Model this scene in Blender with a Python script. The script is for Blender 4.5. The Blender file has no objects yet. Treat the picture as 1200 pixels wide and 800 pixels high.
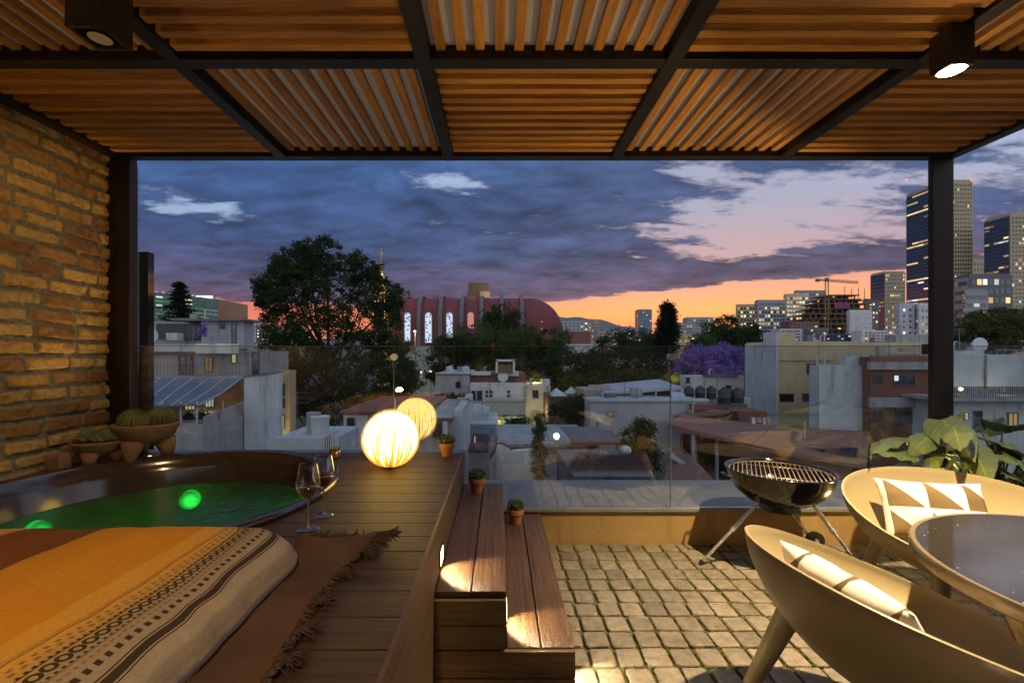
import bpy, math, random
import numpy as np
from mathutils import Vector, Matrix, noise as mnoise
random.seed(7)
R = math.radians
PI = math.pi
sc = bpy.context.scene
COL = sc.collection
F = 533.0; CX = 585.0; CY = 414.0; EYE = 1.3      # one-point view: focal length and vanishing point of the photograph
def X(px, d): return (px - CX) * d / F
def Z(py, d): return EYE + (CY - py) * d / F

# ---------------------------------------------------------------- materials
def newmat(name):
    m = bpy.data.materials.new(name); m.use_nodes = True
    nt = m.node_tree
    for n in list(nt.nodes): nt.nodes.remove(n)
    out = nt.nodes.new('ShaderNodeOutputMaterial')
    return m, nt, out
class NT:
    def __init__(s, nt): s.nt = nt
    def n(s, t, **kw):
        nd = s.nt.nodes.new(t)
        for k, v in kw.items():
            if k.startswith('_'): setattr(nd, k[1:], v)
            else:
                inp = nd.inputs[k.replace('__', ' ')]
                s.put(inp, v)
        return nd
    def put(s, inp, v):
        if isinstance(v, bpy.types.NodeSocket): s.nt.links.new(v, inp)
        elif isinstance(v, bpy.types.Node): s.nt.links.new(v.outputs[0], inp)
        else:
            if inp.type == 'RGBA' and len(v) == 3: v = (*v, 1)
            inp.default_value = v
    def m(s, op, a, b=None, c=None, clamp=False):
        nd = s.nt.nodes.new('ShaderNodeMath'); nd.operation = op; nd.use_clamp = clamp
        s.put(nd.inputs[0], a)
        if b is not None: s.put(nd.inputs[1], b)
        if c is not None: s.put(nd.inputs[2], c)
        return nd.outputs[0]
    def ramp(s, f, stops, interp='LINEAR'):
        nd = s.nt.nodes.new('ShaderNodeValToRGB'); nd.color_ramp.interpolation = interp
        e = nd.color_ramp.elements
        while len(e) < len(stops): e.new(1.0)
        for i, (p, c) in enumerate(stops):
            e[i].position = p
            if isinstance(c, (int, float)): c = (c, c, c)
            e[i].color = (*c, 1) if len(c) == 3 else c
        s.put(nd.inputs[0], f); return nd.outputs[0]
    def mix(s, f, a, b, mode='MIX'):
        nd = s.nt.nodes.new('ShaderNodeMix'); nd.data_type = 'RGBA'; nd.blend_type = mode
        s.put(nd.inputs[0], f); s.put(nd.inputs[6], a); s.put(nd.inputs[7], b)
        return nd.outputs[2]
    def smooth(s, x, a, b):
        nd = s.nt.nodes.new('ShaderNodeMapRange'); nd.interpolation_type = 'SMOOTHSTEP'
        s.put(nd.inputs[0], x); s.put(nd.inputs[1], a); s.put(nd.inputs[2], b)
        return nd.outputs[0]
    def coord(s, kind='Object', scale=(1, 1, 1), rot=(0, 0, 0)):
        tc = s.nt.nodes.new('ShaderNodeTexCoord'); mp = s.nt.nodes.new('ShaderNodeMapping')
        s.nt.links.new(tc.outputs[kind], mp.inputs[0]); mp.inputs[3].default_value = scale; mp.inputs[2].default_value = rot
        return mp.outputs[0]
    def noise(s, vec, scale, detail=4, rough=.5, dist=0, fac=True):
        nd = s.nt.nodes.new('ShaderNodeTexNoise')
        s.put(nd.inputs['Vector'], vec); nd.inputs['Scale'].default_value = scale
        nd.inputs['Detail'].default_value = detail; nd.inputs['Roughness'].default_value = rough; nd.inputs['Distortion'].default_value = dist
        return nd.outputs[0 if fac else 1]

def pmat(name, c1, c2=None, rough=.7, metal=0, scale=4, bump=.0, bscale=40, stretch=(1, 1, 1), detail=5, spec=.5, coat=0, dirt=0, rvar=0, isl=0):
    m, nt, out = newmat(name); N = NT(nt)
    if c2 is None: c2 = tuple(x * .72 for x in c1)
    v = N.coord('Object', stretch)
    f = N.ramp(N.noise(v, scale, detail, .6), [(.32, c2), (.68, c1)])
    if dirt:
        g = N.noise(N.coord('Object', (1, 1, .15)), scale * 2.2, 6, .65)
        g = N.m('MULTIPLY', N.smooth(g, .52, .74), dirt)
        f = N.mix(g, f, tuple(x * .35 for x in c2))
    if isl:
        geo = nt.nodes.new('ShaderNodeNewGeometry')
        k = N.m('MULTIPLY_ADD', geo.outputs['Random Per Island'], 2 * isl, 1 - isl)
        f = N.mix(1.0, f, k, 'MULTIPLY')
    b = N.n('ShaderNodeBsdfPrincipled', Base__Color=f, Roughness=rough, Metallic=metal)
    b.inputs['Specular IOR Level'].default_value = spec
    if coat: b.inputs['Coat Weight'].default_value = coat; b.inputs['Coat Roughness'].default_value = .08
    if rvar:
        N.put(b.inputs['Roughness'], N.m('MULTIPLY_ADD', N.noise(v, scale * 3, 3), rvar, rough - rvar / 2))
    if bump:
        bn = nt.nodes.new('ShaderNodeBump'); bn.inputs['Strength'].default_value = bump; bn.inputs['Distance'].default_value = .01
        N.put(bn.inputs['Height'], N.noise(v, bscale, 5, .6)); N.put(b.inputs['Normal'], bn.outputs[0])
    N.put(out.inputs[0], b.outputs[0])
    return m
def emat(name, col, strength, var=0, sample=False):
    m, nt, out = newmat(name); N = NT(nt)
    e = N.n('ShaderNodeEmission', Color=col, Strength=strength)
    if var:
        oi = nt.nodes.new('ShaderNodeObjectInfo'); geo = nt.nodes.new('ShaderNodeNewGeometry')
        r = N.m('FRACT', N.m('ADD', oi.outputs['Random'], geo.outputs['Random Per Island']))
        N.put(e.inputs[1], N.m('MULTIPLY_ADD', N.m('POWER', r, 2.0), strength * 2 * var, strength * (1 - var)))
    N.put(out.inputs[0], e.outputs[0])
    if not sample: m.cycles.emission_sampling = 'NONE'
    return m
def glassmat(name, tint=(1, 1, 1), ior=1.5, rough=0.0, gain=1.0, bump=0, bscale=6):
    m, nt, out = newmat(name); N = NT(nt)
    lw_ = nt.nodes.new('ShaderNodeLayerWeight'); lw_.inputs[0].default_value = .5
    f0 = ((ior - 1) / (ior + 1)) ** 2
    class fr: outputs = [N.m('MULTIPLY_ADD', N.m('POWER', lw_.outputs['Facing'], 4.0), 1 - f0, f0)]
    gl = N.n('ShaderNodeBsdfGlossy', Color=(1, 1, 1), Roughness=rough)
    tr = N.n('ShaderNodeBsdfTransparent', Color=tint)
    if bump:
        bn = nt.nodes.new('ShaderNodeBump'); bn.inputs['Strength'].default_value = bump; bn.inputs['Distance'].default_value = .02
        N.put(bn.inputs['Height'], N.noise(N.coord(), bscale, 3)); N.put(gl.inputs['Normal'], bn.outputs[0])
    mx = nt.nodes.new('ShaderNodeMixShader')
    N.put(mx.inputs[0], N.m('MULTIPLY', fr.outputs[0], gain, clamp=True)); N.put(mx.inputs[1], tr.outputs[0]); N.put(mx.inputs[2], gl.outputs[0])
    N.put(out.inputs[0], mx.outputs[0]); return m

# ---------------------------------------------------------------- mesh building
class MB:
    def __init__(s): s.v = []; s.f = []; s.mi = []; s.cur = 0
    def add(s, vs, fs):
        o = len(s.v); s.v += [tuple(p) for p in vs]
        for f in fs: s.f.append([i + o for i in f]); s.mi.append(s.cur)
        return s
    def box(s, x0, x1, y0, y1, z0, z1):
        return s.add([(x0, y0, z0), (x1, y0, z0), (x1, y1, z0), (x0, y1, z0), (x0, y0, z1), (x1, y0, z1), (x1, y1, z1), (x0, y1, z1)],
                     [(0, 3, 2, 1), (4, 5, 6, 7), (0, 1, 5, 4), (1, 2, 6, 5), (2, 3, 7, 6), (3, 0, 4, 7)])
    def prism(s, pts, a, b, axis='y'):
        n = len(pts); vs = []
        for t in (a, b):
            for p in pts:
                vs.append({'y': (p[0], t, p[1]), 'x': (t, p[0], p[1]), 'z': (p[0], p[1], t)}[axis])
        return s.add(vs, [list(range(n)), list(range(2 * n - 1, n - 1, -1))] + [(i, i + n, (i + 1) % n + n, (i + 1) % n) for i in range(n)])
    def tube(s, pts, rad, n=8, caps=True):
        pts = [Vector(p) for p in pts]; k = len(pts)
        if not hasattr(rad, '__len__'): rad = [rad] * k
        vs = []; up = None
        for i, p in enumerate(pts):
            t = (pts[min(i + 1, k - 1)] - pts[max(i - 1, 0)]).normalized()
            if up is None: up = t.orthogonal().normalized()
            else:
                up = (up - t * up.dot(t))
                up = up.normalized() if up.length > 1e-6 else t.orthogonal().normalized()
            w = t.cross(up)
            for j in range(n):
                a = 2 * PI * j / n
                vs.append(p + (up * math.cos(a) + w * math.sin(a)) * rad[i])
        fs = [(i * n + j, i * n + (j + 1) % n, (i + 1) * n + (j + 1) % n, (i + 1) * n + j) for i in range(k - 1) for j in range(n)]
        if caps: fs += [list(range(n))[::-1], [(k - 1) * n + j for j in range(n)]]
        return s.add(vs, fs)
    def lathe(s, prof, n=32, c=(0, 0, 0), sy=1.0, close=False):
        vs = []; k = len(prof)
        for r, z in prof:
            for j in range(n):
                a = 2 * PI * j / n
                vs.append((c[0] + r * math.cos(a), c[1] + r * math.sin(a) * sy, c[2] + z))
        fs = [(i * n + j, i * n + (j + 1) % n, (i + 1) * n + (j + 1) % n, (i + 1) * n + j) for i in range(k - 1) for j in range(n)]
        if close: fs += [list(range(n))[::-1], [(k - 1) * n + j for j in range(n)]]
        return s.add(vs, fs)
    def ball(s, c, r, n=12, m=8, sz=1.0, jit=0):
        prof = [(max(r * math.sin(PI * i / m), 1e-4), -r * sz * math.cos(PI * i / m)) for i in range(m + 1)]
        o = len(s.v); s.lathe(prof, n, c)
        if jit:
            for i in range(o, len(s.v)):
                p = Vector(s.v[i]); q = p - Vector(c)
                s.v[i] = tuple(Vector(c) + q * (1 + jit * mnoise.noise(p * (2.5 / r))))
        return s
    def build(s, name, mat, parent=None, smooth=False, bevel=0, seg=2, auto=None, local=False):
        me = bpy.data.meshes.new(name); me.from_pydata(s.v, [], s.f)
        mats = mat if isinstance(mat, (list, tuple)) else [mat]
        for m in mats: me.materials.append(m)
        if len(mats) > 1: me.polygons.foreach_set('material_index', s.mi)
        if smooth or auto: me.polygons.foreach_set('use_smooth', [True] * len(s.f))
        me.update()
        if auto:
            try: me.set_sharp_from_angle(angle=R(auto))
            except Exception: pass
        o = bpy.data.objects.new(name, me); COL.objects.link(o)
        if bevel:
            b = o.modifiers.new('bevel', 'BEVEL'); b.width = bevel; b.segments = seg; b.limit_method = 'ANGLE'; b.angle_limit = R(50)
        if parent:
            o.parent = parent
            if not local: o.matrix_parent_inverse = wm(parent).inverted()
        return o
def wm(o):
    m = Matrix.LocRotScale(o.location, o.rotation_euler, o.scale)
    if o.parent: m = wm(o.parent) @ o.matrix_parent_inverse @ m
    return m
def tag(o, label=None, cat=None, group=None, kind=None):
    if label: o['label'] = label
    if cat: o['category'] = cat
    if group: o['group'] = group
    if kind: o['kind'] = kind
    return o
def thing(name, label, cat, loc=(0, 0, 0), group=None, rz=0):
    o = bpy.data.objects.new(name, None); COL.objects.link(o); o.location = loc; o.rotation_euler = (0, 0, rz); o.empty_display_size = .2
    return tag(o, label, cat, group)
def dup(o, loc=None, rz=None, label=None, parent=None):
    c = o.copy(); COL.objects.link(c)
    if parent: c.parent = parent
    if loc is not None: c.location = loc
    if rz is not None: c.rotation_euler = (0, 0, rz)
    if label: c['label'] = label
    for ch in list(o.children): dup(ch, parent=c)
    return c
def light(name, kind, loc, energy, color, size=.05, parent=None, aim=None, cone=None, blend=.3, label=None, cat=None):
    l = bpy.data.lights.new(name, kind); l.energy = energy; l.color = color
    if kind == 'AREA': l.size = size
    else: l.shadow_soft_size = size
    if cone: l.spot_size = R(cone); l.spot_blend = blend
    o = bpy.data.objects.new(name, l); COL.objects.link(o); o.location = loc
    if aim is not None: o.rotation_euler = (Vector(aim) - Vector(loc)).to_track_quat('-Z', 'Y').to_euler()
    if parent: o.parent = parent; o.matrix_parent_inverse = wm(parent).inverted()
    return o

# ---------------------------------------------------------------- world: dusk sky with cloud decks and a glow on the right
w = bpy.data.worlds.new('World'); sc.world = w; w.use_nodes = True
nt = w.node_tree
for n in list(nt.nodes): nt.nodes.remove(n)
N = NT(nt)
out = nt.nodes.new('ShaderNodeOutputWorld')
tc = nt.nodes.new('ShaderNodeTexCoord')
sep = nt.nodes.new('ShaderNodeSeparateXYZ'); nt.links.new(tc.outputs['Generated'], sep.inputs[0])
sx, sy, sz = sep.outputs
az = N.m('MULTIPLY', N.m('ARCTAN2', sx, sy), 180 / PI)          # degrees, right positive
el = N.m('MULTIPLY', N.m('ARCSINE', sz), 180 / PI)
elc = N.m('MAXIMUM', el, 0.0)
e30 = N.m('DIVIDE', elc, 30.0, clamp=True)
# glow weight toward azimuth 24
dg = N.m('DIVIDE', N.m('SUBTRACT', az, 24.0), 34.0)
glow = N.m('POWER', 2.718, N.m('MULTIPLY', N.m('MULTIPLY', dg, dg), -1.0))
clearL = N.ramp(e30, [(0, (.75, .16, .06)), (.09, (1.05, .20, .06)), (.17, (.75, .17, .12)), (.3, (.22, .20, .34)), (.55, (.34, .50, .74)), (1, (.30, .48, .78))])
clearR = N.ramp(e30, [(0, (.95, .28, .08)), (.08, (1.35, .42, .08)), (.16, (1.6, .58, .13)), (.25, (1.05, .46, .26)), (.36, (.62, .41, .40)), (.55, (.42, .41, .52)), (1, (.28, .38, .58))])
clear = N.mix(glow, clearL, clearR)
cloudL = N.ramp(e30, [(0, (.50, .10, .07)), (.12, (.22, .07, .10)), (.25, (.075, .064, .135)), (.42, (.040, .074, .185)), (1, (.034, .110, .29))])
cloudR = N.ramp(e30, [(0, (.60, .15, .08)), (.12, (.40, .13, .11)), (.25, (.13, .085, .135)), (.42, (.068, .085, .17)), (1, (.045, .105, .25))])
cloud = N.mix(glow, cloudL, cloudR)
# cloud coordinates: points on a flat deck overhead, squeezed toward the horizon
den = N.m('ADD', N.m('MAXIMUM', sz, 0.0), .16)
comb = nt.nodes.new('ShaderNodeCombineXYZ')
N.put(comb.inputs[0], N.m('DIVIDE', sx, den)); N.put(comb.inputs[1], N.m('DIVIDE', sy, den))
mp = nt.nodes.new('ShaderNodeMapping'); nt.links.new(comb.outputs[0], mp.inputs[0]); mp.inputs[3].default_value = (1.0, 1.5, 1); mp.inputs[1].default_value = (3.3, 1.7, 0); mp.inputs[2].default_value = (0, 0, R(12))
n1 = N.noise(mp.outputs[0], 1.15, 8, .58, .25)
n2 = N.noise(mp.outputs[0], 3.6, 7, .62, .4)
mp2 = nt.nodes.new('ShaderNodeMapping'); nt.links.new(comb.outputs[0], mp2.inputs[0]); mp2.inputs[3].default_value = (.7, 2.6, 1); mp2.inputs[2].default_value = (0, 0, R(-14)); n4 = N.noise(mp2.outputs[0], 2.4, 6, .6, .3)
n3 = N.noise(mp.outputs[0], 9.0, 6, .65, .5)
cov = N.m('ADD', N.m('MULTIPLY', n1, .58), N.m('MULTIPLY', n2, .42))
def blob(a0, e0, wa, we):
    a = N.m('DIVIDE', N.m('SUBTRACT', az, a0), wa); e = N.m('DIVIDE', N.m('SUBTRACT', el, e0), we)
    q = N.m('ADD', N.m('MULTIPLY', a, a), N.m('MULTIPLY', e, e))
    return N.m('POWER', 2.718, N.m('MULTIPLY', q, -1.0))
bias = N.m('MULTIPLY', N.smooth(az, 32.0, 5.0), .135)                       # heavy deck left
bias = N.m('SUBTRACT', bias, N.m('MULTIPLY', blob(31, 14.0, 9, 3.6), .15)) # clear window right
bias = N.m('ADD', bias, N.m('MULTIPLY', blob(30, 9.0, 17, 1.9), .20))       # bank under it
bias = N.m('ADD', bias, N.m('MULTIPLY', blob(-30, 10, 30, 6), .06))
bias = N.m('ADD', bias, N.m('MULTIPLY', blob(40, 20, 16, 3.5), .11))
bias = N.m('ADD', bias, N.m('MULTIPLY', blob(5, 9, 18, 3.5), .07))
lowcut = N.m('ADD', N.m('MULTIPLY_ADD', N.smooth(az, -10.0, 26.0), 1.9, 5.9), N.m('MULTIPLY', N.m('SUBTRACT', n2, .5), 3.0))
low = N.m('SUBTRACT', 1.0, N.smooth(el, N.m('SUBTRACT', lowcut, .9), N.m('ADD', lowcut, .7)))
bias = N.m('SUBTRACT', bias, N.m('MULTIPLY', low, .30))
bias = N.m('ADD', bias, N.m('MULTIPLY', blob(24, 3.3, 9, .8), .30))
bias = N.m('ADD', bias, N.m('MULTIPLY', N.m('SUBTRACT', n3, .5), .15))
bias = N.m('SUBTRACT', bias, N.m('MULTIPLY', blob(-35, 15.2, 7.5, 1.5), .155))
bias = N.m('SUBTRACT', bias, N.m('MULTIPLY', blob(-8, 20.6, 7, 1.3), .165))
bias = N.m('ADD', bias, N.m('MULTIPLY', N.m('SUBTRACT', n4, .47), .30))
mask = N.smooth(N.m('ADD', cov, bias), .475, .575)
sky = N.mix(mask, clear, cloud)
sh = N.m('MULTIPLY_ADD', N.m('ADD', N.m('MULTIPLY', N.m('SUBTRACT', n2, .5), 1.6), N.m('MULTIPLY', N.m('SUBTRACT', n1, .5), 1.6)), 1.6, 1.0)
sky = N.mix(mask, sky, N.mix(1.0, sky, sh, 'MULTIPLY'))
grd = N.smooth(el, -3.0, -.3)
rear = N.smooth(sy, .25, -.35)  # unseen rear and overhead sky made brighter to light the house fronts
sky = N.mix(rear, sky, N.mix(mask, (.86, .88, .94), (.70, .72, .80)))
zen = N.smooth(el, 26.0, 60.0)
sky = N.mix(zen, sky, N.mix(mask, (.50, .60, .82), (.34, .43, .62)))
sky = N.mix(grd, (.03, .028, .035), sky)
st = nt.nodes.new('ShaderNodeTexSky'); st.sky_type = 'NISHITA'; st.sun_disc = False; st.sun_elevation = R(-1.5 if False else 0.5); st.sun_rotation = R(24)
skyc = nt.nodes.new('ShaderNodeBackground'); nt.links.new(st.outputs[0], skyc.inputs[0]); skyc.inputs[1].default_value = 0.004
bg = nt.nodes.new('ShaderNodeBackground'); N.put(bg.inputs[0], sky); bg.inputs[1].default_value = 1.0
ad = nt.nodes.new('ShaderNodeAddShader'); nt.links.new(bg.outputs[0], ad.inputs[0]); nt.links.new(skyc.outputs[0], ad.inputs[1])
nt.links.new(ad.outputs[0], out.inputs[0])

# ---------------------------------------------------------------- camera + render
cam = bpy.data.cameras.new('camera'); co = bpy.data.objects.new('camera', cam); COL.objects.link(co); sc.camera = co
cam.sensor_width = 36; cam.lens = 36 * F / 1200; cam.clip_start = .05; cam.clip_end = 12000
co.location = (0, 0, EYE); co.rotation_euler = (R(90), 0, 0)
cam.shift_x = (600 - CX) / 1200; cam.shift_y = -(400 - CY) / 1200
sc.view_settings.view_transform = 'Standard'; sc.view_settings.look = 'None'; sc.view_settings.exposure = 0.12; sc.view_settings.gamma = 1
sc.render.engine = 'CYCLES'; cy = sc.cycles
cy.use_denoising = True; cy.use_adaptive_sampling = True; cy.adaptive_threshold = .025; cy.max_bounces = 7; cy.transparent_max_bounces = 16; cy.glossy_bounces = 4; cy.diffuse_bounces = 3
cy.sample_clamp_indirect = 3; cy.sample_clamp_direct = 0; cy.caustics_reflective = False; cy.caustics_refractive = False
cy.volume_bounces = 0
# ================================================================ TERRACE
DK = .624; T1 = .416; T2 = .208; LZ = .244; GY = 3.12       # deck, treads, ledge top, glass plane
M = {}
# wood for slats: reddish brown, grain along object x / y
def wood(name, c1, c2, stretch, rough=.45, bump=.25, scale=3, isl=.22, spec=.5):
    m, nt, out = newmat(name); N = NT(nt)
    v = N.coord('Object', stretch)
    a = N.noise(v, scale, 6, .65, .6); b2 = N.noise(v, scale * 6, 4, .7)
    f = N.ramp(N.m('ADD', N.m('MULTIPLY', a, .65), N.m('MULTIPLY', b2, .35)), [(.38, c2), (.54, c1), (.70, tuple(min(1, x * 1.3) for x in c1))])
    geo = nt.nodes.new('ShaderNodeNewGeometry')
    k = N.m('MULTIPLY_ADD', geo.outputs['Random Per Island'], 2 * isl, 1 - isl)
    f = N.mix(1.0, f, k, 'MULTIPLY')
    b = N.n('ShaderNodeBsdfPrincipled', Base__Color=f, Roughness=N.m('MULTIPLY_ADD', b2, .3, rough - .15))
    b.inputs['Specular IOR Level'].default_value = spec
    bn = nt.nodes.new('ShaderNodeBump'); bn.inputs['Strength'].default_value = bump; bn.inputs['Distance'].default_value = .006
    N.put(bn.inputs['Height'], N.noise(v, scale * 9, 5, .7)); N.put(b.inputs['Normal'], bn.outputs[0])
    N.put(out.inputs[0], b.outputs[0]); return m
M['slat_x'] = wood('slat wood across', (.48, .235, .050), (.26, .105, .022), (.6, 9, 9), .5, isl=.34)
M['slat_y'] = wood('slat wood along', (.48, .235, .050), (.26, .105, .022), (9, .6, 9), .5, isl=.34)
M['deck_x'] = wood('deck boards', (.080, .040, .021), (.030, .015, .009), (.45, 22, 22), .44, 1.0, 3.2, .22)
M['deck_y'] = wood('step boards', (.135, .074, .042), (.055, .029, .017), (22, .45, 22), .42, .9, 3.2, .14)
M['steel'] = pmat('dark steel', (.022, .018, .016), (.014, .011, .01), .45, .3, scale=3, rvar=.2)
M['steel2'] = pmat('rusty dark steel', (.020, .012, .009), (.011, .007, .006), .5, .2, scale=2, stretch=(6, 6, .5), rvar=.2)
m, nt_, out_ = newmat('translucent roof sheet'); N = NT(nt_)
d1 = N.n('ShaderNodeBsdfDiffuse', Color=(.60, .58, .56)); d2 = N.n('ShaderNodeBsdfTranslucent', Color=(.60, .60, .60)); mx = nt_.nodes.new('ShaderNodeMixShader'); mx.inputs[0].default_value = .32
N.put(mx.inputs[1], d1.outputs[0]); N.put(mx.inputs[2], d2.outputs[0]); N.put(out_.inputs[0], mx.outputs[0]); M['sheet'] = m
M['concrete'] = pmat('ledge screed', (.26, .27, .29), (.18, .19, .21), .45, scale=3, bump=.15, bscale=30, dirt=.4)
M['ochre'] = pmat('ochre plaster', (.46, .31, .13), (.36, .23, .09), .8, scale=3, bump=.3, bscale=25, dirt=.5)
M['wall_in'] = pmat('rear plaster', (.20, .15, .11), (.15, .11, .08), .8, scale=2)
M['glass'] = glassmat('clear pane', (.93, .96, .95), 1.52, gain=2.6)
M['edge'] = pmat('glass edge', (.13, .18, .15), (.09, .13, .11), .2, scale=2)
M['chrome'] = pmat('chrome', (.80, .78, .75), (.7, .68, .66), .26, .75, scale=3)
M['black_enamel'] = pmat('black enamel', (.012, .012, .012), (.008, .008, .008), .12, 0, scale=3, coat=.5)
M['black'] = pmat('black plastic', (.02, .02, .02), (.012, .012, .012), .5, scale=5)

# --- pavers (one sheet of bedding + stones = the terrace floor)
b = MB(); b.box(.25, 5.4, -3.2, 3.12, -.35, -.016)
b.build('terrace_bed', pmat('moss bedding', (.13, .13, .045), (.07, .065, .03), .95, scale=26, bump=1.0, bscale=90)).__setitem__('kind', 'structure')
verts = []; faces = []
rnd = random.Random(3)
px_, py_ = .1165, .1225
for j in range(52):
    y0 = 3.115 - (j + 1) * py_ + .004
    offx = rnd.uniform(-.008, .008)
    for i in range(44):
        x0 = .275 + i * px_ + offx
        gx, gy = .0062 + rnd.uniform(-.002, .003), .0055 + rnd.uniform(-.002, .003)
        xa, xb, ya, yb = x0 + gx + rnd.uniform(-.002, .002), x0 + px_ - gx + rnd.uniform(-.002, .002), y0 + gy, y0 + py_ - gy
        if j == 0: yb = min(yb, 3.112)
        h = rnd.uniform(-.0035, .0025); tx, ty = rnd.uniform(-.03, .03), rnd.uniform(-.03, .03)
        cx_, cy_ = (xa + xb) / 2, (ya + yb) / 2
        def P(x, y, z): return (x, y, z + h + (x - cx_) * tx + (y - cy_) * ty)
        ring0 = [(xa, ya), (xb, ya), (xb, yb), (xa, yb)]
        def rr(ins, cr):
            a, c, d, e = xa + ins, xb - ins, ya + ins, yb - ins
            return [(a + cr, d), (c - cr, d), (c, d + cr), (c, e - cr), (c - cr, e), (a + cr, e), (a, e - cr), (a, d + cr)]
        o = len(verts)
        for (ins, cr, z) in ((0, .010, -.03), (0, .010, -.006), (.0025, .010, -.0018), (.008, .010, 0)):
            for q in rr(ins, cr):
                verts.append(P(q[0] + rnd.uniform(-.0012, .0012), q[1] + rnd.uniform(-.0012, .0012), z))
        for k in range(3):
            for t in range(8): faces.append((o + k * 8 + t, o + k * 8 + (t + 1) % 8, o + k * 8 + 8 + (t + 1) % 8, o + k * 8 + 8 + t))
        faces.append(tuple(o + 24 + t for t in range(8)))
b = MB(); b.add(verts, faces)
m, nt_, out_ = newmat('paving stone'); N = NT(nt_)
v = N.coord(); geo = nt_.nodes.new('ShaderNodeNewGeometry')
f = N.ramp(N.noise(v, 22, 8, .7), [(.3, (.11, .09, .07)), (.5, (.20, .168, .13)), (.72, (.28, .245, .195))])
f = N.mix(1.0, f, N.m('MULTIPLY_ADD', geo.outputs['Random Per Island'], .5, .75), 'MULTIPLY')
f = N.mix(N.m('MULTIPLY', N.smooth(N.noise(v, 3.1, 6, .7), .55, .72), .55), f, (.07, .065, .035))
f = N.mix(N.m('MULTIPLY', N.smooth(N.noise(v, 160, 3, .7), .62, .7), .6), f, (.07, .06, .05))
bs = N.n('ShaderNodeBsdfPrincipled', Base__Color=f, Roughness=N.m('MULTIPLY_ADD', N.noise(v, 9, 4), .35, .36))
bn = nt_.nodes.new('ShaderNodeBump'); bn.inputs['Strength'].default_value = .6; bn.inputs['Distance'].default_value = .006
N.put(bn.inputs['Height'], N.noise(v, 60, 7, .7)); N.put(bs.inputs['Normal'], bn.outputs[0]); N.put(out_.inputs[0], bs.outputs[0])
b.build('terrace_floor', m, smooth=False).__setitem__('kind', 'structure')
# moss growing in the joints
b = MB()
for _ in range(26000):
    if rnd.random() < .72:
        i = rnd.randrange(1, 36); x = .275 + i * px_ + rnd.gauss(0, .0055); y = rnd.uniform(1.0, 3.1)
    else:
        j = rnd.randrange(1, 18); y = 3.115 - j * py_ + .004 + rnd.gauss(0, .003); x = rnd.uniform(.3, 4.4)
    if mnoise.noise(Vector((x * 1.6, y * 1.6, 3))) < -.28: continue
    r = rnd.uniform(.002, .0055); z = -.013 + rnd.uniform(0, .008); a = rnd.uniform(0, 6.28)
    ca, sa = math.cos(a) * r, math.sin(a) * r
    b.add([(x + ca, y + sa, z), (x - sa, y + ca, z), (x - ca, y - sa, z), (x + sa, y - ca, z), (x, y, z + r * 1.3)], [(0, 1, 4), (1, 2, 4), (2, 3, 4), (3, 0, 4)])
tag(b.build('moss', pmat('moss', (.17, .19, .035), (.08, .10, .02), .9, scale=30, isl=.35)), 'short yellow green moss in the joints between the paving stones', 'moss', kind='stuff')

# --- deck
b = MB(); y = 3.10; pit = .129
while y > -3.0:
    b.box(-2.64, -.252, y - pit + .0055, y, DK - .022, DK); y -= pit
# openings for the tub are cut by building boards around it: handled with a boolean-free trick, boards split by the tub circle
TC = (-1.68, 2.2); TR = .80
nb = MB(); y = 3.10; k = 0
while y > -3.0:
    ya, yb = y - pit + .0055, y
    segs = [(-2.64, -.252)]
    if yb > TC[1] - TR and ya < TC[1] + TR:
        n_ = 4
        for q in range(n_):                       # thin strips following the round opening
            a0 = ya + (yb - ya) * q / n_; a1 = ya + (yb - ya) * (q + 1) / n_
            dy = min(abs(a0 - TC[1]), abs(a1 - TC[1])) if (a0 - TC[1]) * (a1 - TC[1]) > 0 else 0
            if dy < TR:
                hx = math.sqrt(TR * TR - dy * dy)
                nb.box(-2.64, TC[0] - hx, a0, a1, DK - .022, DK); nb.box(TC[0] + hx, -.252, a0, a1, DK - .022, DK)
            else: nb.box(-2.64, -.252, a0, a1, DK - .022, DK)
    else: nb.box(-2.64, -.252, ya, yb, DK - .022, DK)
    y -= pit; k += 1
# islands differ per strip, so the tub rows use the same material as the rest
nb.build('wooden_deck', M['deck_x']).__setitem__('kind', 'structure')
b = MB(); b.box(-2.64, -.27, -3.0, 1.30, .05, DK - .03); b.box(-.80, -.27, 1.31, 3.10, .05, DK - .03)
b.build('deck_underframe', M['black']).__setitem__('kind', 'structure')

# --- steps
st_ = thing('wooden_steps', 'two brown timber steps running along the deck edge with small built-in lights', 'steps', (0, 2.4, 0))
def boards_y(x0, x1, n, z, y0, y1, th=.022, gap=.006):
    b = MB(); w_ = (x1 - x0 - gap * (n - 1)) / n
    for i in range(n): b.box(x0 + i * (w_ + gap), x0 + i * (w_ + gap) + w_, y0, y1, z - th, z)
    return b
YE = 1.695
boards_y(-.236, .026, 2, T1, YE - .004, 3.10).build('tread', M['deck_y'], st_, bevel=.002)
boards_y(.030, .282, 2, T2, YE - .004, 3.10).build('tread', M['deck_y'], st_, bevel=.002)
M['deck_v'] = wood('riser boards', (.13, .075, .040), (.07, .038, .022), (22, .5, 22), .45, .5, 3.2, .12)
M['deck_e'] = wood('end boards', (.19, .12, .05), (.10, .06, .026), (.5, 22, 22), .5, .5, 3.2, .12)
b = MB(); b.box(-.252, -.240, -3.0, 3.10, .06, DK + .003); b.build('fascia', M['deck_v'], st_)
b = MB(); b.box(.012, .024, YE, 3.10, T2 + .001, T1 - .024); b.box(.268, .280, YE, 3.10, 0.002, T2 - .024); b.build('riser', M['deck_v'], st_)
b = MB(); z = 0.0; ys = YE - .022
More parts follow.
